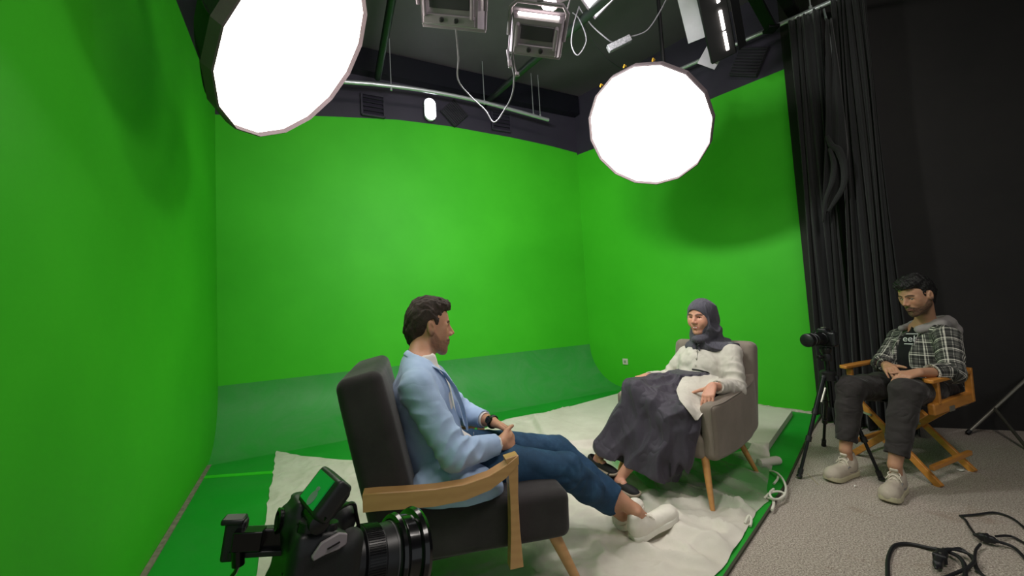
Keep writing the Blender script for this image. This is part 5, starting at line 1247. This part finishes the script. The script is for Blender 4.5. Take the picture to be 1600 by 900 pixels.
    def drape(X, Y, Z):           # folds fan out from the waist and fall from the knees
        x, y = X-q(-.25, 0, 0)[0], Y-q(-.25, 0, 0)[1]; a = x*f[0]+y*f[1]; b = x*l[0]+y*l[1]
        an = np.arctan2(b, a+.25*np.clip((.45-Z)/.3, 0, 1)+.05); w = np.clip((.62-Z)/.35, .25, 1)
        r = 1-2*np.abs(np.sin(8*an+1.2*snoise(X, Y, Z, 4, 1)+3*(Z-.4))); r2 = 1-2*np.abs(np.sin(19*an+1.6*snoise(X, Y, Z, 5, 2)-5*(Z-.4)))
        return -(.020*w*r+.007*r2)+.004*snoise(X, Y, Z, 9, 3)
    D = addf(drape, folds(q(.05, .02, .55), f+l*.5, .055, .008, .2, 2), folds(q(-.05, .1, .52), f*.4+upz, .04, .006, .15, 1))
    K = .05
    limb(F, [q(-.20, 0, .54), q(-.10, 0, .535)], [.135, .145], .04, disp=D)
    limb(F, [hiR, (hiR+knR)/2, knR], [.12, .105, .082], K, disp=D); limb(F, [hiL, (hiL+knL)/2, knL], [.12, .115, .092], K, disp=D)
    limb(F, [(hiR+hiL)/2, (knR+knL)/2], [.10, .09], K, disp=D)
    hb = [P(945, 705, 2.50), P(965, 722, 2.44), P(990, 735, 2.38), P(1024, 742, 2.31), P(1064, 742, 2.25)]
    kk_ = [knR, knR*.75+knL*.25, knR*.45+knL*.55, knL, q(.27, .17, .47)]
    for i in range(5): F.cone(kk_[i], hb[i], .070, (.062, .070, .078, .078, .060)[i], K, disp=D)
    F.cone(q(.24, .05, .47), P(1035, 728, 2.36), .08, .085, K, disp=D)
    # level hem, hollow underneath, clear waist
    def hem(X, Y, Z):
        u = X*0; return None
    # hem plane through three places
    a, b, c = P(928, 712, 2.50), P(1000, 757, 2.34), P(1082, 746, 2.24)
    n = nrm(np.cross(b-a, c-a)); n = n if n[2] < 0 else -n
    n = nrm(nrm(n)*.35+np.array([0, 0, -1.])*.65) if abs(n[2]) < .4 else n
    zl = lambda X, Y: 0
    F.cut((a+b+c)/3+0*n, nrm(np.array([-.35, -.10, -1.])), .004)
    for i in range(5): F.cone(kk_[i]*.35+hb[i]*.65, hb[i]+(hb[i]-kk_[i])*.4, .015, (.046, .056, .064, .064, .040)[i], .03, 's')
    F.cut(q(0, 0, .635), (0, 0, 1)); sk_ = cloth('skirt', F, M_SK, t, 1); on = [bvh_of(sk_), bvh_of(bl_)]; on2 = on+[bvh_of(hj)]; drape_tail()
    M_BS = mat('black_shoe_suede', '121013', .75); M_BSO = mat('dark_tan_sole', '8b7d6c', .6)
    for hl, d_ in ((hlR, tR), (hlL, tL)): shoe(t, hl-d_*.012, hl+d_*.20, nrm(np.array([-.10, -.1, 1.])), M_BS, M_BSO, chunky=.3, low=True, tall=1.25)
woman()

# ---------------------------------------------------------------- man in the checked shirt
def near_uv(V, segs):
    """cloth coordinates: along the limb, and around it"""
    best = np.full(len(V), 9.); uv = np.zeros((len(V), 2))
    for a, b, off, w, ref in segs:
        a, b = np.asarray(a, float), np.asarray(b, float); ab = b-a; L = np.linalg.norm(ab); d = ab/L; t_ = np.clip(((V-a)@ab)/L/L, -.2, 1.2)
        r = V-a-t_[:, None]*ab; dist = np.linalg.norm(r, axis=1)-w; x = nrm(ref-d*np.dot(ref, d)); y = np.cross(d, x); an = np.arctan2(r@y, r@x)
        m = dist < best; best[m] = dist[m]; uv[m, 0] = off+t_[m]*L; uv[m, 1] = an[m]*w
    return uv
def man_check():
    q = DC; f, l = DC.f, DC.l
    t = thing('person', 'bearded man in black and white checked shirt seated on wooden director chair, looking down', 'person', q(-.05, 0, -.012))
    hd = Head(P(1432, 463, 2.60), (-.965, -.10, -.24), (-.16, 0, 1), (.93, .93, 1.02))
    N = P(1447, 505, 2.68)
    shR, shL = P(1405, 529, 2.88), P(1480, 527, 2.50); elR, elL = P(1378, 568, 2.82), P(1488, 582, 2.36); wrR, wrL = P(1387, 572, 2.55), P(1436, 582, 2.30)
    hiR, hiL = P(1425, 603, 2.78), P(1470, 608, 2.58); knR, knL = P(1328, 606, 2.50), P(1416, 612, 2.28); anR, anL = P(1321, 703, 2.47), P(1398, 727, 2.24)
    F = Field((1.70, 2.0, -.02), (3.05, 3.15, 1.24), .0038); bm_ = (shR+shL)/2; pv = (hiR+hiL)/2; M = frame(np.array([f[0], f[1], 0]))
    M = frame(np.cross(nrm(shL-shR)*[1, 1, 0], upz)*-1) if True else M
    if np.dot(M[:, 0], f) < 0: M = M@np.diag([-1, -1, 1])
    F.ell(pv+upz*.02, (.12, .16, .10), M, .03); F.ell(bm_*.4+pv*.6+upz*.01, (.10, .135, .14), M, .05); F.ell(bm_-upz*.10, (.105, .155, .14), M, .05)
    limb(F, [shR, N-upz*.02, shL], [.048, .06, .048], .04); F.cone(N-upz*.05, hd.p(-.03, 0, -.06), .054, .047, .03)
    limb(F, [shR, elR, wrR], [.045, .036, .025], .02); limb(F, [shL, elL, wrL], [.045, .036, .025], .02)
    limb(F, [hiR, knR, anR], [.078, .052, .030], .03); limb(F, [hiL, knL, anL], [.078, .052, .030], .03)
    tR, tL = nrm(PZ(1302, 746)-PZ(1333, 736)), nrm(PZ(1381, 775)-PZ(1405, 752))
    for an, d_ in ((anR, tR), (anL, tL)): hl = np.array([an[0], an[1], -.010])-d_*.070; F.cone(an, hl+d_*.05+upz*.055, .029, .026, .01); F.cone(hl+d_*.06+upz*.055, hl+d_*.15+upz*.035, .026, .020, .01)
    hd.build(F, smile=0, jaw=1.05, lid=.7)
    c_ = P(1402, 588, 2.33)
    hand(F, wrR, nrm(c_-wrR), nrm(-f*-.6+upz*.9), 1, (.35, .5, .35), .90, .05, (.7, .6, .0), .3)
    hand(F, wrL, nrm(P(1392, 592, 2.31)-wrL), nrm(upz*1.+f*.5), -1, (.4, .5, .35), .90, .05, (.7, .6, .0), .3)
    V, Q = F.mesh(1); T = hd.tint(V, 'b98a6e', '94605a', '15100f', '2b1f1a', True); mk('body', (V, Q), M_SKIN, t, tint=T); hd.eyes(t, (.93, .1, -.45))
    # curly hair
    Hf = Field(hd.c-.18, hd.c+.19, .0024)
    st = lambda X, Y, Z: .005*snoise(X, Y, Z, 60, 1)+.004*snoise(X, Y, Z, 100, 2)
    Hf.ell(hd.p(-.020, 0, .036), np.array([.104, .084, .094])*hd.S, hd.M, .01, disp=lambda X, Y, Z: .5*st(X, Y, Z))
    Hf.ell(hd.p(.0, 0, .096), np.array([.086, .072, .052])*hd.S, hd.M, .03, disp=st); Hf.ell(hd.p(.070, 0, .088), np.array([.036, .060, .032])*hd.S, hd.M, .02, disp=st)
    for i in range(16):
        a = random.uniform(-2.4, 2.4); r = random.uniform(.4, 1); c = hd.p(.045+.055*r*math.cos(a), .06*r*math.sin(a), .112-.02*r); Hf.ell(c, .018*random.uniform(.7, 1.2), None, .012, disp=st)
    limb(Hf, [hd.p(-.08, 0, -.0), hd.p(-.060, 0, -.060)], [.042, .036], .03, disp=st)
    def face(X, Y, Z):
        x, y, z = X-hd.c[0], Y-hd.c[1], Z-hd.c[2]; a, b, c = [(x*hd.M[0, i]+y*hd.M[1, i]+z*hd.M[2, i])/hd.S[i] for i in range(3)]
        lo_ = np.interp(a, [-.12, -.075, -.045, -.028, -.012, .006, .014, .026, .036, .052, .062, .1], [-.080, -.075, -.045, .012, .034, .036, .006, .004, .040, .052, .066, .068]).astype(np.float32); return c-lo_+.004*snoise(X, Y, Z, 70, 1)
    X, Y, Z = np.meshgrid(*[x.astype(np.float32) for x in Hf.ax], indexing='ij'); Hf.a = np.maximum(Hf.a, -face(X, Y, Z).astype(np.float32))
    cloth('hair', Hf, hair_mat('black_hair', '080707', '1b1716', .5), t, 1)
    # black t-shirt
    M_TS = fabric_mat('black_cotton', '121214', '1b1b1e', sheen=.1); F = Field((2.0, 2.2, .40), (3.0, 3.1, .98), .0042)
    D = lambda X, Y, Z: .0025*snoise(X, Y, Z, 15, 1)
    F.ell(bm_*.4+pv*.6+upz*.01, (.115, .150, .15), M, .05, disp=D); F.ell(bm_-upz*.10, (.118, .168, .145), M, .05, disp=D); F.ell(pv+upz*.02, (.13, .165, .10), M, .05, disp=D)
    F.cone(N-upz*.06+f*.0, N-upz*.01+f*.012, .085, .068, .03); F.cone(N+f*.02-upz*.005, N+upz*.10+f*.06, .062, .085, .004, 's')
    Vt, Qt = F.mesh(3); ts = mk('t_shirt', (Vt, Qt), M_TS, t)
    # lettering across the chest, wrapped on the cloth
    bvh = BVHTree.FromPolygons([tuple(v) for v in Vt], [tuple(map(int, x)) for x in Qt])
    cu = bpy.data.curves.new('chest_text', 'FONT'); cu.body = 'eebo'; cu.align_x = 'CENTER'; cu.align_y = 'CENTER'; cu.size = .060; cu.extrude = 0
    tmp = bpy.data.objects.new('chest_text', cu); COL.objects.link(tmp); dg = bpy.context.evaluated_depsgraph_get(); me = bpy.data.meshes.new_from_object(tmp.evaluated_get(dg)); bpy.data.objects.remove(tmp)
    cc = P(1414, 529, 2.5); rt = -nrm(np.cross(nrm((-.80, -.60, 0)), upz))*1.0; rt = rt if rt[0] > 0 else -rt; vw = nrm((-.80, -.60, .1))
    import bmesh
    b = bmesh.new(); b.from_mesh(me); bmesh.ops.triangulate(b, faces=b.faces); bmesh.ops.subdivide_edges(b, edges=b.edges, cuts=3); me2 = bpy.data.meshes.new('lettering')
    def hit_(x, y):
        o = cc+rt*x+upz*y+vw*.5; h = bvh.ray_cast(Vector(o), Vector(-vw), 1.2); return None if h[0] is None else .5-h[3]
    smp = [(x, y, hit_(x, y)) for x in np.linspace(-.05, .05, 11) for y in np.linspace(-.035, .035, 8)]; smp = np.array([s_ for s_ in smp if s_[2] is not None], float)
    Am = np.c_[smp[:, 0], smp[:, 1], smp[:, 0]**2, smp[:, 1]**2, np.ones(len(smp))]; cf = np.linalg.lstsq(Am, smp[:, 2], rcond=None)[0]; mx_ = (smp[:, 2]-Am@cf).max()
    proj_ = lambda x, y: cc+rt*x+upz*y+vw*(float(np.array([x, y, x*x, y*y, 1.])@cf)+mx_+.0015)
    dead = []
    for v in b.verts:
        p_ = proj_(v.co.x, v.co.y)
        if p_ is None: dead.append(v)
        else: v.co = Vector(p_)
    bmesh.ops.delete(b, geom=dead, context='VERTS')
    b.to_mesh(me2); b.free(); o = bpy.data.objects.new('lettering', me2); COL.objects.link(o); me2.materials.append(mat('white_print', 'd5d5d5', .7, var=0)); put(o, ts)
    for yy, w_ in ((.034, .045), (-.034, .05)):
        xs_ = [x for x in np.linspace(-w_, w_, 30) if proj_(x, yy-.003) is not None and proj_(x, yy+.003) is not None]; A = [[proj_(x, yy-.003+y_) for x in xs_] for y_ in (0, .006)]; g = G(); g.grid(A); mk('print_line', g, bpy.data.materials['white_print'], ts)
    # checked overshirt with grey hood
    tm = NT('black_white_check'); a = tm.n('Attribute', attribute_name='tint'); sp_ = tm.n('SeparateColor'); tm.l(a.outputs['Color'], sp_.inputs[0])
    def bands(ch, per):
        fr = tm.math('FRACT', tm.math('DIVIDE', ch, per)); r = tm.n('ValToRGB'); r.color_ramp.interpolation = 'CONSTANT'; e = r.color_ramp.elements
        st_ = [(0, 0), (.10, 1.), (.19, .05), (.27, .75), (.33, .05), (.52, .30), (.72, .02), (.80, .55), (.85, .02)]
        while len(e) < len(st_): e.new(.5)
        for i, (p_, c_) in enumerate(st_): e[i].position = p_; e[i].color = (c_, c_, c_, 1)
        tm.l(fr, r.inputs[0]); return r.outputs[0]
    m1, m2 = bands(sp_.outputs[0], .082), bands(sp_.outputs[1], .082); sm = tm.math('MULTIPLY', tm.math('ADD', m1, m2), .55)
    tm.l(tm.ramp(sm, [(0, lin('121212')), (.35, lin('5b5a56')), (.75, lin('cfcabf'))]), tm.b.inputs['Base Color']); tm.b.inputs['Roughness'].default_value = .85; tm.bump(tm.noise(500, 2), .3, .0008)
    F = Field((1.95, 2.02, .34), (3.1, 3.2, 1.0), .0042)
    D = addf(folds(elR, elR-shR, .032, .006, .12, 1), folds(elL, elL-shL, .034, .008, .13, 2), folds(pv+upz*.05-f*.1, upz, .05, .006, .16, 3), lambda X, Y, Z: .003*snoise(X, Y, Z, 13, 2)+.001*snoise(X, Y, Z, 30, 1))
    F.ell(bm_*.4+pv*.6+upz*.01, (.135, .175, .165), M, .05, disp=D); F.ell(bm_-upz*.10, (.132, .185, .15), M, .05, disp=D); F.ell(pv-f*.04-upz*.0, (.14, .20, .12), M, .05, disp=D); F.ell(pv-f*.06+l*.10-upz*.03, (.11, .08, .11), M, .04, disp=D)
    limb(F, [shR, N-upz*.03-f*.02, shL], [.062, .06, .064], .045, disp=D)
    cuR, cuL = wrR+(elR-wrR)*.12, wrL+(elL-wrL)*.26
    for a_, b_, ra, rb in ((shR, elR, .062, .054), (elR, cuR, .054, .042), (shL, elL, .066, .058), (elL, cuL, .058, .043)): F.cone(a_, b_, ra, rb, .018, disp=D)
    for w_, e_ in ((cuR, elR), (cuL, elL)): d_ = nrm(w_-e_); F.cone(w_+d_*.015, w_+d_*.06, .056, .056, .002, 's')
    F.cone(N+f*.01-upz*.02, N+upz*.12+f*.04, .07, .085, .005, 's')
    cn = bm_*1.0; lt = nrm(shL-shR)*[1, 1, 0]; lt = nrm(lt); ff = np.cross(lt, upz); ff = ff if np.dot(ff, f) > 0 else -ff
    def opn(X, Y, Z):
        x, y = X-cn[0], Y-cn[1]; a_ = x*ff[0]+y*ff[1]; b_ = x*lt[0]+y*lt[1]; w_ = np.interp(Z, [.40, .5, .62, .75, .9], [.12, .085, .058, .062, .055]).astype(np.float32)
        return np.maximum(np.abs(b_-.006)-w_, .02-a_)
    F.put(opn, cn-.35, cn+.3, .004, 's')
    V, Q = F.mesh(2); uv = near_uv(V, [(pv-upz*.1, bm_+upz*.06, 0, .16, ff), (shR, elR, .02, .055, upz+f), (elR, cuR, .32, .05, upz+f), (shL, elL, .02, .058, upz+f), (elL, cuL, .32, .05, upz+f)])
    T = np.zeros((len(V), 3)); T[:, 0] = uv[:, 0]+1; T[:, 1] = uv[:, 1]+1; sh = mk('checked_shirt', (V, Q), tm.m, t, tint=T)
    M_HD = fabric_mat('grey_hood_jersey', '86807e', '9a9492', sheen=.1)
    F = Field(N-.26, N+.2, .0042); D = lambda X, Y, Z: .004*snoise(X, Y, Z, 22, 1)
    hk = [N+ff*.095-lt*.075-upz*.035, N-lt*.105-upz*.020, N-ff*.075-lt*.06+upz*.0, N-ff*.10-upz*.0, N-ff*.075+lt*.06+upz*.005, N+lt*.100-upz*.005, N+ff*.095+lt*.075-upz*.035]
    limb(F, hk, [.020, .032, .038, .040, .040, .036, .024], .02, disp=D); F.ell(N-ff*.12-upz*.05, (.05, .09, .06), frame(ff), .03, disp=D); cloth('hood', F, M_HD, sh, 2)
    for sd in (-1, 1): mk('drawstring', G().tube([N+ff*.10+lt*sd*.07-upz*.06, N+ff*.135+lt*sd*.075-upz*.13, N+ff*.14+lt*sd*.08-upz*.20], .003, 6, smooth=4), M_HD, sh)
    for k in range(3): mk('press_stud', G().lathe([(0, .006), (.004, .005)], N+ff*.055+lt*(.135+.012*k)-upz*(.018+.006*k), upz+ff*.6, 10), mat('pearl_stud', 'cfcabc', .25), sh)
    # trousers
    M_TR = fabric_mat('charcoal_jeans', '2c2929', '3d3938', sheen=.1, bs=600, bump=.25, wr=((12, 12, 16), .018)); F = Field((1.75, 1.98, .03), (2.95, 3.0, .68), .0044)
    D = addf(folds(knR, anR-knR, .04, .004, .08, 1), folds(knL, anL-knL, .04, .004, .08, 2), folds(anR+upz*.05, upz, .035, .005, .09, 3), folds(anL+upz*.05, upz, .035, .005, .09, 1), folds(hiL+f*.08, f+upz*.5, .04, .008, .14, 2), folds(hiR+f*.1, f+upz*.5, .04, .008, .14, 3), lambda X, Y, Z: .003*snoise(X, Y, Z, 15, 1))
    F.ell(pv+upz*.0, (.135, .18, .10), M, .03, disp=D)
    for h_, k_, a_ in ((hiR, knR, anR), (hiL, knL, anL)):
        limb(F, [h_, (h_+k_)/2, k_], [.095, .088, .076], .03, disp=D); ce_ = k_+(a_-k_)*.97; limb(F, [k_, k_+(a_-k_)*.35, ce_], [.072, .063, .053], .02, disp=D); d_ = nrm(a_-k_); F.cone(ce_+d_*.012, ce_+d_*.06, .075, .075, .003, 's')
    cloth('trousers', F, M_TR, t)
    M_SN = mat('beige_sneaker_mesh', 'b7ab9b', .7, bump=.5, bs=500, var=.12); M_SO = mat('cream_sneaker_sole', 'bdb597', .6); M_LC = mat('cream_laces', 'cfc5b4', .8); M_GP = mat('grey_side_panel', '7d7a78', .6)
    for an, d_ in ((anR, tR), (anL, tL)):
        hl = np.array([an[0], an[1], -.010])-d_*.070; o, w = shoe(t, hl, hl+d_*.25, upz, M_SN, M_SO, chunky=1.1, laces=M_LC, tall=1.25)
        for sd in (-1, 1):
            mk('side_panel', G().tube([w(.035, sd*.036, .060), w(.055, sd*.038, .040), w(.10, sd*.038, .036), w(.15, sd*.037, .042), w(.20, sd*.040, .044)], [.004, .006, .006, .006, .003], 6, smooth=4), M_GP, o)
            mk('side_loop', G().tube([w(.12+.018*math.cos(a), sd*.037, .052+.013*math.sin(a)) for a in np.linspace(0, 6.28, 20)[:-1]], .0028, 6, closed=True), M_GP, o)
        mk('toe_cap', G().tube([w(.262, -.03, .03), w(.285, -.012, .035), w(.285, .012, .035), w(.262, .03, .03)], .009, 8, smooth=4), M_GP, o)
        mk('tongue', G().box(w(.098, 0, .125), (.02, .035, .035), frame(d_*.5+upz*.9)), M_LC, o, bevel=.006)
man_check()
# ================================================================ the camera in the foreground
def big_camera():
    base, hood = P(500, 890, .475), P(616, 866, .530); f = nrm(hood-base); l = nrm(np.cross((0, 0, 1), f)); c = base-f*.026+np.cross(f, l)*.010; M = np.array([f, l, np.cross(f, l)]).T; up = M[:, 2]
    K = .82; c = base-f*.022+up*.022; q = lambda a, b, z: c+(f*a+l*b+up*z)*K; BX = lambda p, sz, r, M_, k: F.rbox(p, np.array(sz)*K, r*K, M_, k=k)
    M_C = mat('black_camera_shell', '17181a', .42, bump=.25, bs=900, bd=.0004); M_CG = mat('black_grip_leather', '101112', .6, bump=.6, bs=1400, bd=.0006)
    M_LN = mat('black_lens_barrel', '141517', .38); M_GP = mat('grey_pink_hand_strap', '8d8389', .5); M_SCR = mat('camera_buttons', '050506', .25)
    t = thing('camera', 'large black camera with long hooded lens in the near left foreground', 'camera', q(0, 0, -.07))
    lo, hi = c-.16, c+.16
    F = Field(lo, hi, .0022)
    BX(q(0, 0, 0), (.052, .125, .088), .010, M, k=.008); BX(q(.010, -.052, -.004), (.078, .030, .084), .013, M, k=.016)
    F.cone(q(.0, -.0, .034), q(.040, -.0, .036), .026, .020, .015); BX(q(.000, .0, .054), (.056, .046, .036), .009, M, k=.012); BX(q(-.030, 0, .046), (.014, .034, .028), .005, M, k=.006)
    BX(q(-.004, -.045, .040), (.046, .038, .014), .005, M, k=.006); BX(q(0, .046, .038), (.044, .030, .014), .005, M, k=.006)
    BX(q(0, 0, -.054), (.060, .128, .03), .010, M, k=.008)
    mk('body', F.mesh(1), M_C, t)
    F = Field(lo, hi, .0022); BX(q(.012, -.0600, -.006), (.072, .020, .074), .009, M, k=.01); F.cone(q(.042, -.052, -.04), q(.044, -.052, .028), .016, .013, .01); mk('hand_grip', F.mesh(1), M_CG, t)
    mk('hot_shoe', G().box(q(.0, 0, .0725), (.022, .020, .004), M).box(q(.0, .009, .0755), (.022, .002, .003), M).box(q(.0, -.009, .0755), (.022, .002, .003), M), M_STEEL, t)
    mk('eyecup', G().lathe([(0, .012), (.004, .013), (.005, .010), (.002, .008)], q(-.036, 0, .045), -f, 24), M_SCR, t)
    for a, b, r, h in ((-.012, -.047, .0115, .010), (.012, -.052, .008, .007), (-.004, .048, .012, .010)):
        d_ = mk('dial', G().lathe([(0, r), (h, r), (h+.001, r*.9)], q(a, b, .046), up, 28), M_LN, t)
    for k in range(6): mk('button', G().lathe([(0, .0032), (.0025, .003)], q(-.020+.0085*(k % 3), -.030-.012*(k//3), .0465), up, 12), M_SCR, t)
    for k in range(4): mk('button', G().lathe([(0, .0042), (.003, .004)], q(-.027, -.048, .020-.014*k), -f, 12), M_SCR, t)
    mk('rear_wheel', G().lathe([(0, .015), (.004, .015), (.004, .008)], q(-.027, -.040, -.022), -f, 28), M_LN, t)
    # pinkish-grey lug plate with a slot on the near side
    hs = [(a_*.62+.010, z_*.62+.022) for a_, z_ in [(.030, .040), (.012, .044), (-.020, .030), (-.034, .006), (-.028, -.002), (-.008, .006), (.018, .012), (.032, .020)]]
    pl = mk('strap_plate', G().prism([q(a-.0, -.0705, z) for a, z in hs], -l*.004), M_GP, t, bevel=.0012)
    mk('slot', G().bar(q(.006, -.0756, .033), q(.020, -.0756, .039), .001, .003, up=l), M_SCR, pl)
    # lens
    o = base
    ln = mk('lens', G().lathe([(0, .033), (.006, .034), (.007, .037), (.020, .038), (.021, .035), (.040, .035), (.042, .039), (.064, .039), (.066, .037), (.082, .039), (.084, .041)], o, f, 56), M_LN, t)
    for a, b, r, n in ((.008, .019, .0382, 60), (.043, .063, .0392, 90)):
        g = G()
        for k in range(n):
            an = 2*math.pi*k/n; p = o+(l*math.cos(an)+up*math.sin(an))*r+f*(a+b)/2; g.box(p, (b-a, .0014, .0014), M@np.array(Matrix.Rotation(an, 3, 'X')))
        mk('grip_ring', g, M_SCR, ln)
    mk('lens_hood', G().lathe([(.082, .041), (.083, .046), (.087, .048), (.091, .046), (.093, .044), (.106, .0445), (.108, .050), (.113, .052), (.118, .050), (.119, .046), (.106, .042), (.086, .039)], o, f, 64, cap=False), mat('glossy_hood', '0c0c0e', .18, coat=.5), ln)
    mk('front_glass', G().lathe([(.080, .0385), (.083, .03), (.086, .015), (.087, 0)], o, f, 40), mat('lens_glass_dark', '0a0a16', .05, coat=1), ln)
    mk('red_ring', G().lathe([(.0790, .0392), (.0804, .0393)], o, f, 56, cap=False), mat('dull_ring', '4a4a4c', .4), ln)
    # bracket arm with recorder, going left out of the back
    a0, a1 = P(446, 838, .465), P(362, 842, .45); d = nrm(a1-a0)
    r = thing('media_recorder', 'small black recorder on a bracket arm at the left of the foreground camera', 'recorder', a1)
    Mx = frame(d); L = np.linalg.norm(a1-a0)
    mk('arm', G().bar(a0, a1+d*.004, .012, .022, up=upz), M_SCR, r, bevel=.002); mk('arm_shelf', G().bar(a0-upz*.012, a1-upz*.012, .024, .006), M_LN, r, bevel=.001)
    b = P(367, 842, .45); mk('case', G().box(b, (.020, .015, .042), Mx), M_C, r, bevel=.003); mk('lid', G().box(b+upz*.0205, (.022, .017, .006), Mx), M_LN, r, bevel=.002)
    mk('panel', G().box(P(389, 842, .445), (.028, .0150, .020), Mx), mat('gloss_black_panel', '0a0a0c', .12), r, bevel=.001)
    c_ = P(372, 868, .44); mk('connector', G().tube([c_+upz*.006, c_-upz*.010], .006, 12).tube([c_-upz*.010, P(372, 884, .44)], .0035, 8), M_SCR, r)
    mk('lead', G().tube([P(372, 882, .44), P(368, 893, .445), P(360, 905, .45), P(357, 925, .455)], .0022, 8, smooth=5), M_SCR, r)
    # monitor
    TL, TR, BL = P(497, 727, .480), P(522, 749, .438), P(469, 778, .452)
    ex = nrm(TR-TL); ey = BL-TL; ey = nrm(ey-ex*np.dot(ey, ex)); n = np.cross(ex, ey)
    if np.dot(n, CAMP-TL) < 0: n = -n
    w, h = np.linalg.norm(TR-TL), np.linalg.norm(BL-TL); c2 = (TR+BL)/2; Mm = np.array([ex, ey, n]).T
    m = thing('monitor', 'small thick black monitor tilted above the foreground camera, showing green picture', 'monitor', c2)
    F = Field(c2-.08, c2+.08, .002); F.rbox(c2-n*.011, (w*1.12, h*1.12, .020), .005, Mm, k=.003); F.rbox(c2-n*.020, (w*.9, h*.9, .014), .006, Mm, k=.004); mk('case', F.mesh(1), M_C, m)
    sc = mk('screen', G().box(c2-n*.0006, (w*.80, h*.84, .002), Mm), mat('green_screen_picture', '0c7a2c', .15, emit='138a36', es=.35), m)
    pt = [c2+ex*(w*(.10+.13*math.cos(a)))+ey*(h*(.22+.20*math.sin(a)))+n*.0008 for a in np.linspace(0, 6.28, 20)[:-1]]
    mk('picture', G().prism(pt, n*.0004), mat('grey_picture_figure', '5f6f66', .2, emit='5f7a6a', es=.2), sc)
    pt = [c2+ex*(w*(.08+.07*math.cos(a)))+ey*(h*(-.02+.07*math.sin(a)))+n*.0008 for a in np.linspace(0, 6.28, 16)[:-1]]
    mk('picture', G().prism(pt, n*.0004), bpy.data.materials['grey_picture_figure'], sc)
    hs_ = q(.0, 0, .071); jn = c2+ey*h*.60-n*.016
    mk('tilt_arm', G().tube([hs_, hs_+up*.012], .006, 14).tube([hs_+up*.010, jn], .0045, 10).lathe([(-.012, .009), (.012, .009)], jn, ex, 18), M_SCR, m)
    mk('knob', G().lathe([(.0, .010), (.012, .010), (.014, .006)], jn+ex*.012, ex, 18), M_LN, m)
    tag(mk('monitor_lead', G().tube([c2+ex*w*.55+ey*h*.42-n*.012, P(549, 786, .47), P(557, 806, .49), P(561, 830, .50), P(560, 850, .50)], .0022, 8, smooth=6), M_SCR), 'thin black lead hanging from the small monitor behind the foreground lens', 'cable')
    # its tripod below
    b_ = q(0, 0, -.071); p3 = thing('tripod', 'black tripod head and legs carrying the large foreground camera', 'tripod', (b_[0], b_[1], .0))
    mk('head', G().lathe([(0, .03), (-.015, .034), (-.03, .03), (-.06, .028), (-.10, .035)], b_-up*.001, upz, 28), M_LN, p3)
    mk('head_knob', G().lathe([(0, .012), (.03, .014), (.032, .01)], b_-upz*.03-l*.0+l*.03, l, 18), M_SCR, p3)
    for k in range(3):
        a = 1.0+2.094*k; e = np.array([b_[0]+.30*math.cos(a), b_[1]+.30*math.sin(a), .006]); s0 = b_-upz*.11+np.array([math.cos(a), math.sin(a), 0])*.03
        mk('leg', G().tube([s0, s0+(e-s0)*.5], .013, 12).tube([s0+(e-s0)*.5, e], .010, 12), M_TR2, p3); mk('leg_lock', G().tube([s0+(e-s0)*.47, s0+(e-s0)*.53], .016, 12), M_SCR, p3)
M_TR2 = mat('tripod_leg_black', '17181a', .35, .4)
big_camera()
